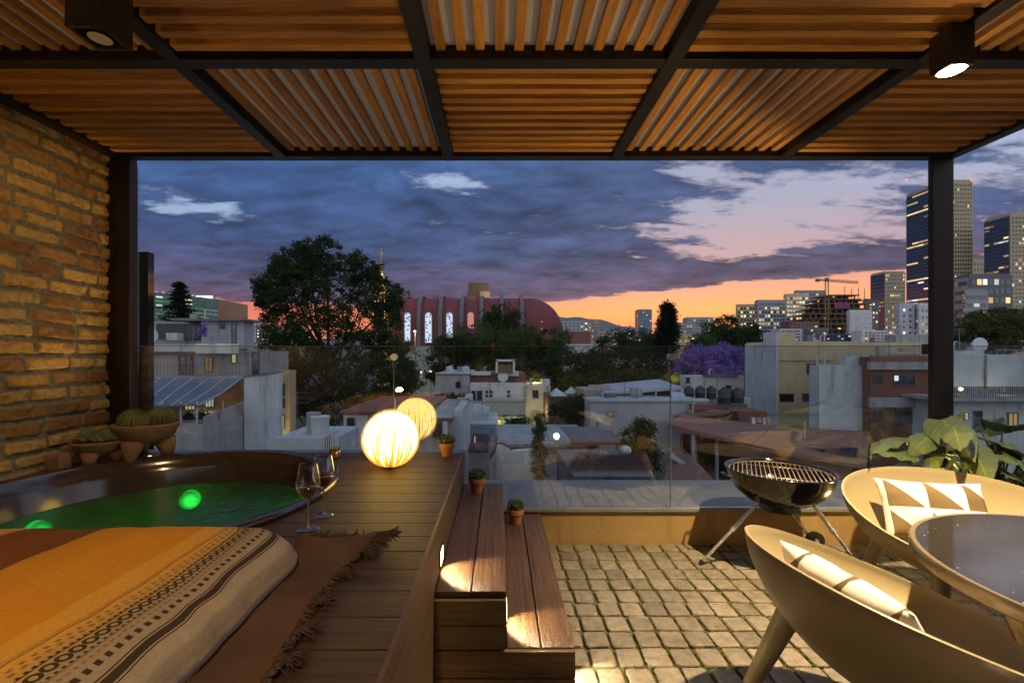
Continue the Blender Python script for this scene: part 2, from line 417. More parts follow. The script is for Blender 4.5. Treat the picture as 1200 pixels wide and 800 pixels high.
for (xa, xb, za, zb) in ((-.238, .026, .302, .390), (-.238, .026, .212, .296), (-.238, .280, .108, .183 + .02), (-.238, .280, .004, .102)):
    b.box(xa, xb, ys, YE - .002, za, zb)
b.build('end_panel', M['deck_e'], st_)
b = MB(); b.box(-.236, .010, YE + .001, 3.09, .0, T1 - .03); b.build('carcass', M['black'], st_)
warm = (1.0, .66, .30); warmw = (1.0, .74, .42)
M['lens'] = emat('step light lens', (1.0, .72, .36), 5)
for (x, z, y) in ((-.239, .475, 1.86), (.025, .268, 1.84), (.281, .085, 1.80)):
    b = MB(); b.box(x, x + .004, y - .045, y + .045, z - .035, z + .035)
    fx = b.build('step_light', M['steel'], st_)
    b = MB(); b.box(x + .0045, x + .006, y - .035, y + .035, z - .028, z + .028); b.build('lens', M['lens'], fx)
    light('step_lamp', 'SPOT', (x + .012, y, z), 9, (1.0, .74, .40), .012, st_, (x + .10, y - .02, z - .105), 105, .25)

# --- ledge + edge
lw = thing('low_wall', 'low ochre plastered wall with a wide grey ledge under the glass balustrade', 'wall', (2.5, 3.4, 0))
b = MB(); b.box(-.235, 5.4, 3.125, 3.78, -.4, LZ - .03); b.build('wall_face', M['ochre'], lw)
b = MB(); b.box(-.235, 5.4, 3.105, 3.80, LZ - .028, LZ); b.build('ledge', M['concrete'], lw, bevel=.004)
b = MB(); b.box(-2.9, -.24, 3.105, 3.34, -.4, DK - .03); b.build('deck_upstand', M['concrete']).__setitem__('kind', 'structure')
b = MB(); b.box(-2.9, 5.4, -3.3, 3.10, -10, -.36); b.build('lower_storeys', M['wall_in']).__setitem__('kind', 'structure')

# --- glass balustrade panels
seams = [-2.50, -.72, 1.177, 3.073, 5.0]
names = ['clear glass balustrade pane behind the hot tub', 'clear glass balustrade pane in the middle, behind globe lamp and steps',
         'clear glass balustrade pane behind the kettle grill', 'clear glass balustrade pane to the right of the pergola post']
for i in range(4):
    a, c = seams[i] + .004, seams[i + 1] - .004
    g = thing('glass_balustrade', names[i], 'glass panel', ((a + c) / 2, GY, LZ), 'glass balustrade panes along the terrace edge')
    zb = LZ + .004 if i > 0 else DK - .02
    b = MB(); b.box(a, c, GY - .006, GY + .006, zb, 1.347); b.build('pane', M['glass'], g)
    b = MB(); b.box(a, c, GY - .005, GY + .005, 1.3475, 1.352); b.build('top_edge', M['edge'], g)
    b = MB(); b.box(c - .0005, c + .0025, GY - .006, GY + .006, zb, 1.35); b.build('side_edge', M['edge'], g)
    if i < 3:
        b = MB(); b.tube([(seams[i + 1], GY - .022, 1.276), (seams[i + 1], GY + .022, 1.276)], .023, 20); b.build('clamp', M['chrome'], g, auto=40)

# --- brick wall as a relief of rough bricks
y0w, y1w = .8, 3.08; step = .0062
ny = int((y1w - y0w) / step); nz = int(2.66 / step)
ys_ = np.linspace(y0w, y1w, ny); zs_ = np.linspace(0, 2.66, nz)
rs = np.random.RandomState(5)
def vnoise(yy, zz, s, seed):
    r2 = np.random.RandomState(seed); g = r2.rand(400, 400)
    a = yy * s + 50; c = zz * s + 50; ai = np.floor(a).astype(int); ci = np.floor(c).astype(int)
    fa = a - ai; fc = c - ci; fa = fa * fa * (3 - 2 * fa); fc = fc * fc * (3 - 2 * fc)
    ai %= 399; ci %= 399
    return (g[ai, ci] * (1 - fa) + g[ai + 1, ci] * fa) * (1 - fc) + (g[ai, ci + 1] * (1 - fa) + g[ai + 1, ci + 1] * fa) * fc
YY, ZZ = np.meshgrid(ys_, zs_, indexing='ij')
wy = YY + (vnoise(YY, ZZ, 9, 1) - .5) * .014 + (vnoise(YY, ZZ, 40, 7) - .5) * .008
wz = ZZ + (vnoise(YY, ZZ, 5, 2) - .5) * .016 + (vnoise(YY, ZZ, 38, 8) - .5) * .008
ch = .092; row = np.floor(wz / ch).astype(int)
rowr = rs.rand(80); rowl = .235 + rs.rand(80) * .04
bl = rowl[row]; off = rowr[row] * .25 + (row % 2) * .12
bu = (wy + off) / bl; bi = np.floor(bu).astype(int)
fu = (bu - bi) * bl; fv = wz - row * ch
brand = rs.rand(80, 60); br = brand[row % 80, bi % 60]; br2 = rs.rand(80, 60)[row % 80, bi % 60]
dm = np.minimum(np.minimum(fu, bl - fu) - .008 - br2 * .006, np.minimum(fv, ch - fv) - .008 - br * .006)
edge = np.clip(dm / .008, 0, 1); edge = edge * edge * (3 - 2 * edge)
hgt = edge * (.012 + .010 * br2) + (vnoise(YY, ZZ, 22, 3) - .5) * .012 * (.5 + edge) + (vnoise(YY, ZZ, 60, 4) - .5) * .006 + (vnoise(YY, ZZ, 6, 6) - .5) * .004
xs = -2.66 + hgt
V = np.stack([xs, YY, ZZ], -1).reshape(-1, 3)
idx = np.arange(ny * nz).reshape(ny, nz)
Fc = np.stack([idx[:-1, :-1], idx[:-1, 1:], idx[1:, 1:], idx[1:, :-1]], -1).reshape(-1, 4)[:, ::-1]
me = bpy.data.meshes.new('brick_face'); me.from_pydata(V.tolist(), [], Fc.tolist())
at = me.attributes.new('brick', 'FLOAT', 'POINT'); at.data.foreach_set('value', (br * 1.0).reshape(-1).astype(np.float32))
at = me.attributes.new('isbrick', 'FLOAT', 'POINT'); at.data.foreach_set('value', edge.reshape(-1).astype(np.float32))
me.polygons.foreach_set('use_smooth', [True] * len(Fc))
m, nt_, out_ = newmat('rough brick'); N = NT(nt_)
A = nt_.nodes.new('ShaderNodeAttribute'); A.attribute_name = 'brick'; A2 = nt_.nodes.new('ShaderNodeAttribute'); A2.attribute_name = 'isbrick'
v = N.coord()
bc = N.ramp(A.outputs['Fac'], [(0, (.19, .095, .035)), (.3, (.34, .18, .055)), (.55, (.44, .26, .075)), (.8, (.50, .33, .10)), (1, (.36, .26, .10))])
bc = N.mix(N.m('MULTIPLY', N.smooth(N.noise(v, 28, 7, .75), .45, .68), .6), bc, (.12, .065, .035))
bc = N.mix(N.m('MULTIPLY', N.smooth(N.noise(v, 13, 5, .7), .55, .75), .5), bc, (.42, .33, .18))
mc = N.ramp(N.noise(v, 40, 6, .7), [(.35, (.13, .115, .075)), (.65, (.25, .22, .15))])
fc = N.mix(N.smooth(N.m('ADD', A2.outputs['Fac'], N.m('MULTIPLY', N.m('SUBTRACT', N.noise(v, 60, 4), .5), .7)), .25, .55), mc, bc)
bs = N.n('ShaderNodeBsdfPrincipled', Base__Color=fc, Roughness=.85); bs.inputs['Specular IOR Level'].default_value = .3
bn = nt_.nodes.new('ShaderNodeBump'); bn.inputs['Strength'].default_value = .8; bn.inputs['Distance'].default_value = .008
N.put(bn.inputs['Height'], N.noise(v, 70, 7, .75)); N.put(bs.inputs['Normal'], bn.outputs[0]); N.put(out_.inputs[0], bs.outputs[0])
me.materials.append(m)
bw = thing('brick_wall', 'rough orange brick wall rising beside the hot tub', 'wall', (-2.75, 1.6, 0))
o = bpy.data.objects.new('brick_face', me); COL.objects.link(o); o.parent = bw; o.matrix_parent_inverse = wm(bw).inverted()
b = MB(); b.box(-2.95, -2.665, -3.2, 3.08, -.3, 2.66); b.build('wall_core', M['ochre'], bw)

# --- pergola
BZ = 2.623
pg = thing('pergola', 'timber slat pergola roof on dark steel beams and posts covering the terrace', 'pergola', (0, .5, 0))
bx = [-2.606, -1.475, -.344, .793, 1.927, 3.060]; by = [3.095, 2.087, 1.05, .01, -1.03, -2.07]
for x in bx:
    b = MB(); b.box(x - .036, x + .036, by[-1] - .036, 3.131, BZ, BZ + .125); b.build('beam', M['steel'], pg, bevel=.003)
for y in by:
    for i in range(5):
        b = MB(); b.box(bx[i] + .0365, bx[i + 1] - .0365, y - .0355, y + .0355, BZ + .001, BZ + .122); b.build('beam', M['steel'], pg, bevel=.003)
for r in range(5):
    for c in range(5):
        xa, xb, ya, yb = bx[c] + .038, bx[c + 1] - .038, by[r + 1] + .038, by[r] - .038
        b = MB()
        b.box(xa - .0015, xb + .0015, ya - .0015, yb + .0015, BZ + .066, BZ + .0695); b.build('sheet', M['sheet'], pg); b = MB()
        if (r + c) % 2 == 0:      # slats across
            n_ = 11; p = (yb - ya) / n_
            for i in range(n_):
                yc = ya + (i + .5) * p + rnd.uniform(-.004, .004)
                b.box(xa, xb, yc - .021, yc + .021, BZ + .020 + rnd.uniform(-.002, .002), BZ + .0655)
            b.build('slat_panel', M['slat_x'], pg, bevel=.002)
        else:
            n_ = 12; p = (xb - xa) / n_
            for i in range(n_):
                xc = xa + (i + .5) * p + rnd.uniform(-.004, .004)
                b.box(xc - .021, xc + .021, ya, yb, BZ + .038 + rnd.uniform(-.002, .002), BZ + .0655)
            b.build('slat_panel', M['slat_y'], pg, bevel=.002)
b = MB(); b.box(-2.74, -2.568, 3.085, 3.235, -.3, BZ - .001); b.box(-2.5675, -2.487, 3.06, 3.128, -.3, BZ - .001); b.build('post', M['steel2'], pg, bevel=.004)
b = MB(); b.box(2.930, 3.003, 3.075, 3.110, 0, BZ - .001); b.box(3.006, 3.082, 3.082, 3.110, 0, BZ - .001); b.build('post', M['steel2'], pg, bevel=.004)

# --- ceiling lamps (box spot fixtures)
M['lampbox'] = pmat('lamp housing', (.05, .045, .04), (.03, .028, .025), .4, .2, scale=4)
M['lens_on'] = emat('lamp lens lit', (1.0, .84, .58), 60)
M['lens_dim'] = emat('lamp lens dim', (1.0, .62, .22), .10)
def ceil_lamp(label, x, y, zb, s, on, power, aim, cone=150):
    t = thing('ceiling_lamp', label, 'lamp', (x, y, zb), 'box lamps hanging from the pergola beams')
    b = MB(); b.box(x - s, x + s, y - s, y - s + .012, zb, BZ - .002); b.box(x - s, x + s, y + s - .012, y + s, zb, BZ - .002)
    b.box(x - s, x - s + .012, y - s + .012, y + s - .012, zb, BZ - .002); b.box(x + s - .012, x + s, y - s + .012, y + s - .012, zb, BZ - .002)
    b.box(x - s + .012, x + s - .012, y - s + .012, y + s - .012, zb + .05, zb + .06)
    b.build('housing', M['lampbox'], t)
    b = MB(); b.lathe([(.001, -.010), (s * (.5 if on else .3), -.006), (s * (1.0 if on else .55), .002)], 32, (x, y, zb - .001)); b.build('lens', M['lens_on'] if on else M['lens_dim'], t, smooth=True)
    if power: light('lamp_light', 'SPOT', (x, y, zb - .03), power, (1.0, .74, .38) if power > 200 else (1.0, .66, .28), .025, t, aim, cone, 1.0 if power > 200 else .5)
    return t
ceil_lamp('lit box lamp under the pergola beam above the outdoor table', 1.86, 1.87, 2.46, .047, True, 700, (1.80, 1.66, 0), 112)
ceil_lamp('dark box lamp near the brick wall with a dim lens', -1.36, 1.55, 2.37, .062, False, 38, (-2.65, 2.75, 1.2), 90)
# ================================================================ THINGS ON THE TERRACE
# --- hot tub
tub = thing('hot_tub', 'round dark glossy hot tub with green underwater lights sunk in the deck', 'hot tub', (TC[0], TC[1], 0))
M['tub'] = pmat('tub shell', (.045, .030, .028), (.028, .02, .02), .14, 0, scale=3, coat=.35)
b = MB(); b.lathe([(.855, DK + .004), (.86, DK + .022), (.845, DK + .032), (.825, DK + .030), (.80, DK + .012), (.775, DK - .06), (.755, DK - .15), (.752, DK - .160)], 96, (TC[0], TC[1], 0))
b.build('shell', M['tub'], tub, smooth=True)
b = MB(); b.lathe([(.7515, DK - .1605), (.735, DK - .30), (.70, DK - .48), (.62, DK - .56), (.001, DK - .58)], 96, (TC[0], TC[1], 0)); b.build('liner', pmat('tub liner', (.22, .24, .22), (.07, .08, .07), .3, scale=3), tub, smooth=True)  # patchy liner tone put in to break up the green glow
m, nt_, out_ = newmat('tub water'); N = NT(nt_)
fr = N.n('ShaderNodeFresnel', IOR=1.33)
bn = nt_.nodes.new('ShaderNodeBump'); bn.inputs['Strength'].default_value = .5; bn.inputs['Distance'].default_value = .02
N.put(bn.inputs['Height'], N.noise(N.coord('Object', (1, 1, 1)), 16, 4, .6, .8))
N.put(fr.inputs['Normal'], bn.outputs[0])
gl = N.n('ShaderNodeBsdfGlossy', Color=(1, 1, 1), Roughness=.04, Normal=bn.outputs[0])
df = N.n('ShaderNodeBsdfTranslucent', Color=(.3, .9, .4))
tr = N.n('ShaderNodeBsdfTransparent', Color=(.75, .93, .84))
m1 = nt_.nodes.new('ShaderNodeMixShader'); N.put(m1.inputs[0], .22); N.put(m1.inputs[1], tr.outputs[0]); N.put(m1.inputs[2], df.outputs[0])
m2 = nt_.nodes.new('ShaderNodeMixShader'); N.put(m2.inputs[0], fr.outputs[0]); N.put(m2.inputs[1], m1.outputs[0]); N.put(m2.inputs[2], gl.outputs[0])
N.put(out_.inputs[0], m2.outputs[0])
b = MB(); WZ = DK - .155
b.lathe([(.7535, WZ), (.6, WZ), (.3, WZ), (.001, WZ)], 64, (TC[0], TC[1], 0)); b.build('water', m, tub, smooth=True)
m, nt_, out_ = newmat('green tub lamp'); N = NT(nt_)
vg = N.coord('Generated'); vm = nt_.nodes.new('ShaderNodeVectorMath'); vm.operation = 'DISTANCE'; N.put(vm.inputs[0], vg); vm.inputs[1].default_value = (.5, .5, .5)
ge = N.m('POWER', N.m('SUBTRACT', 1.0, N.m('MULTIPLY', vm.outputs['Value'], 1.35), clamp=True), 2.6)  # soft glow in the water imitated by this fading lens emission
e = N.n('ShaderNodeEmission', Color=(.03, 1.0, .08), Strength=N.m('MULTIPLY_ADD', ge, 14, .0)); N.put(out_.inputs[0], e.outputs[0]); m.cycles.emission_sampling = 'NONE'; M['green'] = m
for (ang, rad) in ((168, .70), (112, .70), (32, .70)):
    a = R(ang); lx, ly = TC[0] + rad * math.cos(a), TC[1] + rad * math.sin(a)
    b = MB(); n_ = Vector((math.cos(a), math.sin(a), 0)); p = Vector((lx, ly, WZ - .09))
    b.tube([p + n_ * .05, p, p - n_ * .006, p - n_ * .010], [.056, .056, .050, .026], 28); b.build('tub_light', M['green'], tub)
    light('green_light', 'SPOT', tuple(p - n_ * .03), 26, (.03, 1.0, .12), .03, tub, tuple(p - n_ * .5 + Vector((0, 0, -.34))), 60, 1.0)

# --- stone bowl planters with cacti
M['stone'] = pmat('reddish stone', (.26, .14, .085), (.15, .08, .05), .9, scale=9, bump=1, bscale=70)
M['cactus'] = pmat('cactus skin', (.17, .17, .06), (.09, .10, .035), .8, scale=14, bump=.8, bscale=120)
def stone_bowl(label, x, y, r, h, z0, rot, plants):
    t = thing('stone_planter', label, 'planter', (x, y, z0), 'three-legged stone bowls beside the hot tub')
    b = MB(); bh = h * .55
    b.lathe([(.01, z0 + h - bh), (r * .55, z0 + h - bh * .96), (r * .85, z0 + h - bh * .6), (r * .97, z0 + h - bh * .2), (r, z0 + h - .012), (r * .985, z0 + h), (r * .90, z0 + h), (r * .86, z0 + h - .03), (.01, z0 + h - .04)], 36, (x, y, 0))
    for i, p in enumerate(b.v):
        q = mnoise.noise(Vector(p) * 14) * .006; b.v[i] = (p[0] + q, p[1] + q, p[2] + q * .6)
    b.build('bowl', M['stone'], t, smooth=True)
    for k in range(3):
        a = R(rot + 120 * k); c, s_ = math.cos(a), math.sin(a)
        b = MB(); b.tube([(x + c * r * .52, y + s_ * r * .52, z0 + h * .55), (x + c * r * .60, y + s_ * r * .60, z0 + h * .3), (x + c * r * .66, y + s_ * r * .66, z0)], [r * .36, r * .27, r * .12], 12)
        b.build('leg', M['stone'], t, smooth=True)
    for (dx, dy, pr, kind) in plants:
        b = MB(); c = (x + dx, y + dy, z0 + h + pr * .25)
        if kind == 'ball':
            n_, m_ = 40, 14; vs = []
            for i in range(m_ + 1):
                th = PI * i / m_
                for j in range(n_):
                    a = 2 * PI * j / n_; rr_ = pr * (1 + .09 * (1 if j % 2 else -1)) * (1 + .05 * rnd.uniform(-1, 1)) * max(math.sin(th), .02)
                    vs.append((c[0] + rr_ * math.cos(a), c[1] + rr_ * math.sin(a), c[2] - pr * .8 * math.cos(th)))
            b.add(vs, [(i * n_ + j, i * n_ + (j + 1) % n_, (i + 1) * n_ + (j + 1) % n_, (i + 1) * n_ + j) for i in range(m_) for j in range(n_)])
            for _ in range(500):
                v = Vector((rnd.gauss(0, 1), rnd.gauss(0, 1), abs(rnd.gauss(0, 1)))).normalized(); p = Vector(c) + Vector((v.x, v.y, v.z * .8)) * pr
                q = v.orthogonal().normalized() * .0016; e = p + v * .012 + Vector((rnd.uniform(-1, 1), rnd.uniform(-1, 1), rnd.uniform(-1, 1))) * .005
                b.add([p - q, p + q, e], [(0, 1, 2)])
        else:
            for k in range(46):                   # rosette of fat leaves
                a = k * 2.4; tr_ = pr * (.25 + .75 * (k / 46)); up_ = pr * (1.0 - .8 * (k / 46))
                p0 = Vector((c[0], c[1], c[2] - pr * .3)); p1 = Vector((c[0] + math.cos(a) * tr_, c[1] + math.sin(a) * tr_, c[2] + up_ - pr * .3))
                b.tube([p0, p0.lerp(p1, .55) + Vector((0, 0, .004)), p1], [.004, pr * .17, pr * .05], 7)
        b.build('cactus', M['cactus'], t, smooth=(kind != 'ball'))
stone_bowl('larger stone bowl on three legs with round cacti, in front of the pergola post', -2.25, 2.90, .18, .235, DK, -95, [(-.085, .0, .075, 'ball'), (.065, .045, .085, 'ball'), (0.0, -.085, .07, 'ball')])
stone_bowl('smaller stone bowl on three legs holding knobbly succulents, against the brick wall', -2.43, 2.76, .135, .15, DK + .0, -80, [(-.045, -.02, .085, 'ros'), (.065, -.03, .075, 'ros'), (.0, .06, .08, 'ros')])
b = MB(); b.prism([(-.06, -.03), (.05, -.04), (.06, .04), (-.05, .05)], DK, DK + .10, 'z')
b.v = [(p[0] - 2.54 + mnoise.noise(Vector(p) * 9) * .02, p[1] + 2.62, p[2]) for p in b.v]
tag(b.build('wall_rock', M['stone'], bevel=.02, seg=3), 'small rough rock wedged between hot tub and brick wall', 'rock')

# --- glowing globe lamp
gc = (-.648, 2.718, DK + .172); gr = .172
gl_ = thing('globe_lamp', 'glowing white globe lamp with thin ribs standing on the deck', 'lamp', (gc[0], gc[1], DK))
m, nt_, out_ = newmat('globe diffuser'); N = NT(nt_)
e = N.n('ShaderNodeEmission', Color=(1.0, .68, .17), Strength=6.5); N.put(out_.inputs[0], e.outputs[0])
b = MB(); b.ball(gc, gr * .93, 48, 32); b.build('diffuser', m, gl_, smooth=True)
m, nt_, out_ = newmat('globe ribs'); N = NT(nt_)
d1 = N.n('ShaderNodeBsdfDiffuse', Color=(.62, .36, .09)); d2 = N.n('ShaderNodeBsdfTranslucent', Color=(.62, .36, .08))
mx = nt_.nodes.new('ShaderNodeMixShader'); mx.inputs[0].default_value = .45; N.put(mx.inputs[1], d1.outputs[0]); N.put(mx.inputs[2], d2.outputs[0]); N.put(out_.inputs[0], mx.outputs[0])
b = MB(); nr = 58
for j in range(nr):
    a0 = 2 * PI * (j + rnd.uniform(-.12, .12)) / nr
    ths = [R(10 + 160 * i / 20) for i in range(21)]; wmax = rnd.uniform(.003, .0085); ph = rnd.uniform(0, 6)
    top = R(rnd.uniform(105, 162))
    vs = []
    for th in ths:                                # th from bottom
        wd = (.0009 + wmax * (.5 + .5 * math.cos(min(PI, max(0, (th - R(38)) / (top - R(38)) * PI)))) * (.7 + .5 * math.sin(3 * th + ph)))
        rr_ = gr * math.sin(th); z = gc[2] - gr * math.cos(th); da = wd / max(rr_, .03)
        aw = a0 + .02 * math.sin(2 * th + ph)
        vs += [(gc[0] + rr_ * math.cos(aw - da), gc[1] + rr_ * math.sin(aw - da), z), (gc[0] + rr_ * math.cos(aw + da), gc[1] + rr_ * math.sin(aw + da), z)]
    b.add(vs, [(2 * i, 2 * i + 1, 2 * i + 3, 2 * i + 2) for i in range(20)])
b.build('ribs', m, gl_)
b = MB(); b.lathe([(.034, gc[2] - gr + .001), (.05, gc[2] - gr + .004), (.05, gc[2] - gr + .014), (.02, gc[2] - gr + .016)], 24, (gc[0], gc[1], 0), close=True); b.build('base', M['chrome'], gl_, auto=40)

# --- terracotta pots with little shrubs
M['terra'] = pmat('terracotta', (.50, .20, .075), (.38, .15, .06), .8, scale=8, bump=.2, bscale=80, dirt=.4)
M['soil'] = pmat('soil', (.05, .035, .02), None, .95, scale=30)
M['leafp'] = pmat('small plant leaves', (.13, .18, .05), (.06, .095, .025), .6, scale=20, isl=.45)
def pot(label, x, y, z, r, green):
    t = thing('potted_plant', label, 'potted plant', (x, y, z), 'small clay pots on the deck and steps')
    h = r * 1.75; b = MB()
    b.lathe([(.001, z + .001), (r * .62, z + .001), (r * .84, z + h * .68), (r * .98, z + h * .69), (r, z + h * .97), (r * .97, z + h), (r * .88, z + h), (r * .86, z + h * .9), (.001, z + h * .88)], 32, (x, y, 0))
    b.build('pot', M['terra'], t, auto=35)
    b = MB(); c = Vector((x, y, z + h + r * .30))
    for k in range(420):
        v = Vector((rnd.gauss(0, 1), rnd.gauss(0, 1), rnd.gauss(.35, .8))).normalized()
        p = c + Vector((v.x * r * .95, v.y * r * .95, v.z * r * .72)) * rnd.uniform(.72, 1.03)
        u = (v + Vector((rnd.uniform(-.7, .7), rnd.uniform(-.7, .7), rnd.uniform(-.5, .7)))).normalized(); s_ = u.cross(v + Vector((.1, .2, .3))).normalized(); L = r * rnd.uniform(.16, .26)
        b.add([p, p + u * L * .5 + s_ * L * .34, p + u * L, p + u * L * .5 - s_ * L * .34], [(0, 1, 2, 3)])
    b.ball(tuple(c), r * .72, 12, 8, .7)
    b.build('foliage', M['leafp'], t)
pot('terracotta pot with a rounded green plant on the deck, right of the globe lamp', -.345, 2.99, DK, .052, 1)
pot('terracotta pot with a round bushy plant at the far end of the upper step', -.143, 2.90, T1, .053, 1)
pot('terracotta pot with a round bushy plant at the far end of the lower step', .105, 2.93, T2, .054, 1)

# --- candle glass
t = thing('candle_glass', 'small gold rimmed candle glass on the deck behind the wine glasses', 'candle holder', (-1.06, 2.93, DK))
b = MB(); b.lathe([(.030, 0), (.034, .004), (.036, .07), (.033, .07), (.031, .008), (.001, .007)], 24, (-1.06, 2.93, DK)); b.build('glass', glassmat('gold glass', (1, .8, .45), 1.6, gain=2), t, smooth=True)
b = MB(); b.tube([(-1.06, 2.93, DK + .009), (-1.06, 2.93, DK + .035)], .022, 16); b.build('candle', pmat('wax', (.8, .6, .3)), t)

# --- wine glasses
M['wglass'] = glassmat('wine glass', (.98, .98, .98), 1.5, gain=1.6)
M['wine'] = glassmat('white wine', (.92, .72, .28), 1.33, gain=1.2)
def wine(label, x, y, rz):
    t = thing('wine_glass', label, 'wine glass', (x, y, DK), 'wine glasses on the deck', rz)
    def bl(name, prof, mat_, n=40):
        b = MB(); b.lathe(prof, n); o = b.build(name, mat_, t, smooth=True, local=True); return o
    H = .255; b0 = .112
    out_p = [(.0045, b0), (.012, b0 + .004), (.030, b0 + .022), (.0425, b0 + .048), (.0445, b0 + .062), (.041, b0 + .09), (.034, H - .012), (.031, H)]
    inn = [(r - .0014, z + (.002 if i == 0 else 0)) for i, (r, z) in enumerate(out_p)][::-1]; inn[-1] = (.0005, b0 + .004)
    bl('bowl', out_p + inn, M['wglass'])
    bl('stem', [(.0045, b0), (.0032, b0 - .01), (.0028, .05), (.0034, .014), (.008, .007)], pmat('stem glass', (.55, .5, .45), None, .06, .6), 12)
    bl('foot', [(.008, .007), (.020, .004), (.0385, .0018), (.0395, .0008), (.036, .0), (.001, .0)], M['wglass'])
    bl('wine', [(.0005, b0 + .006), (.010, b0 + .0065), (.0275, b0 + .022), (.0395, b0 + .046), (.0405, b0 + .050), (.0005, b0 + .050)], M['wine'])
wine('wine glass nearer the blanket, white wine in it, standing on the deck', X(361, 1.749), 1.749, 0)
wine('wine glass further from the blanket, beside the tub rim, with white wine in it', X(379, 1.896), 1.896, 1)

# --- mattress + blanket
mt = thing('mattress', 'thick cream mattress lying on the deck by the hot tub under a patterned blanket', 'mattress', (-1.25, .9, DK))
xr, xl, yn, yf = -.655, -1.98, -.35, 1.565
def cross(y):
    """profile from right foot over the top to left foot: list of (s, x, z)"""
    far = max(0.0, (y - (yf - .20)) / .20); sq = 1 - far ** 2.4 * .9
    hgt_ = .128 * math.sqrt(max(sq, .02)); ins = .17 * far ** 2.6
    pts = [(xr - ins, .004), (xr + .028 - ins, .02), (xr + .030 - ins, .045), (xr + .010 - ins, .075), (xr - .028 - ins, .103), (xr - .08 - ins, .12)]
    k = 40
    pts = [(x, z / .128 * hgt_) for x, z in pts]
    for i in range(1, k): pts.append((xr - .08 - ins - (xr - .08 - xl - .08 - ins * 2) * i / k, hgt_ * (.95 + .07 * math.sin(PI * i / k))))
    pts += [(xl + .08 + ins, .12 * hgt_ / .128), (xl + .01 + ins, .08 * hgt_ / .128), (xl - .02 + ins, .03 * hgt_ / .128), (xl + ins, .004)]
    return pts
ysm = [yn + (yf - .22 - yn) * i / 70 for i in range(71)] + [yf - .22 + .22 * (1 - (1 - i / 16) ** 1.6) for i in range(1, 17)]
b = MB(); npf = len(cross(0)); vs = []; uv = []
for y in ysm:
    pr = cross(y)
    for i, (x, z) in enumerate(pr):
        amp = .010 if z > .1 else .004
        q = mnoise.noise(Vector((x * 5, y * 2.2, 1))) * amp * 1.6 + mnoise.noise(Vector((x * 11, y * 7, 4))) * amp * .5
        side = 1 if i < 6 else 0
        fold = math.sin(y * 34 + 5 * mnoise.noise(Vector((y * 3, 0, 0)))) * .0050 * side * (1 if .02 < z < .115 else .3)
        vs.append((x + fold, y, DK + max(z + q, .004)))
        s_ = 0
        uv.append((i, y))
# arc length from the dark double stripe (top right shoulder)
b.add(vs, [(r * npf + i, (r + 1) * npf + i, (r + 1) * npf + i + 1, r * npf + i + 1) for r in range(len(ysm) - 1) for i in range(npf - 1)])
b.add([vs[(len(ysm) - 1) * npf + i] for i in range(npf)] + [(p[0], p[1] + .0, DK + .003) for p in [vs[(len(ysm) - 1) * npf + i] for i in range(npf)]], [(i, i + npf, i + npf + 1, i + 1) for i in range(npf - 1)])
o = b.build('blanket', None and 0 or pmat('tmp', (.5, .5, .5)), mt, smooth=True)
me = o.data; att = me.attributes.new('across', 'FLOAT', 'POINT'); vals = []
for r, y in enumerate(ysm):
    pr = cross(min(y, yf - .20)); L = [0]
    for i in range(1, npf): L.append(L[-1] + math.hypot(pr[i][0] - pr[i - 1][0], pr[i][1] - pr[i - 1][1]))
    L0 = L[4] + .012
    vals += [l - L0 for l in L]
vals += vals[-npf:] + vals[-npf:]
att.data.foreach_set('value', vals)
m, nt_, out_ = newmat('woven blanket'); N = NT(nt_)
A = nt_.nodes.new('ShaderNodeAttribute'); A.attribute_name = 'across'
tcx = nt_.nodes.new('ShaderNodeTexCoord'); sp = nt_.nodes.new('ShaderNodeSeparateXYZ'); nt_.links.new(tcx.outputs['Object'], sp.inputs[0])
yv = sp.outputs[1]; s0 = A.outputs['Fac']
wav = N.m('MULTIPLY', N.m('SUBTRACT', N.noise(N.coord('Object', (.6, 2.2, 1)), 2.6, 2), .5), .05)
sw = N.m('ADD', s0, wav)
lim = lambda x: (x + .25) / 1.75
sn = N.m('MULTIPLY_ADD', s0, 1 / 1.75, .25 / 1.75)
YL = (.80, .42, .065); YD = (.76, .33, .028); BR = (.25, .095, .028); CRM = (.42, .35, .26); CR2 = (.31, .255, .185); DKB = (.04, .024, .014); MIDB = (.30, .17, .08)
base = N.ramp(sn, [(0, CR2), (lim(-.155), CR2), (lim(-.150), CRM), (lim(-.095), CRM), (lim(-.09), CR2), (lim(-.055), CR2), (lim(-.05), CRM), (lim(.0), (.38, .31, .225)), (lim(.085), (.40, .32, .21)), (lim(.12), (.55, .36, .12)), (lim(.17), YL)], 'LINEAR')
snw = N.m('MULTIPLY_ADD', sw, 1 / 1.75, .25 / 1.75)
mid = N.ramp(snw, [(0, YL), (lim(.245), YD), (lim(.55), BR), (lim(.80), YL), (lim(.93), (.62, .46, .22)), (lim(1.2), CRM)], 'CONSTANT')
col = N.mix(N.smooth(s0, .170, .175), base, mid)
def band(c, w_, src=s0):
    return N.m('LESS_THAN', N.m('ABSOLUTE', N.m('SUBTRACT', src, c)), w_)
def dash(per, duty, ph=0):
    return N.m('LESS_THAN', N.m('FRACT', N.m('MULTIPLY_ADD', yv, 1 / per, ph)), duty)
def put(maskv, c):
    global col; col = N.mix(N.m('MULTIPLY', maskv, .94), col, c)
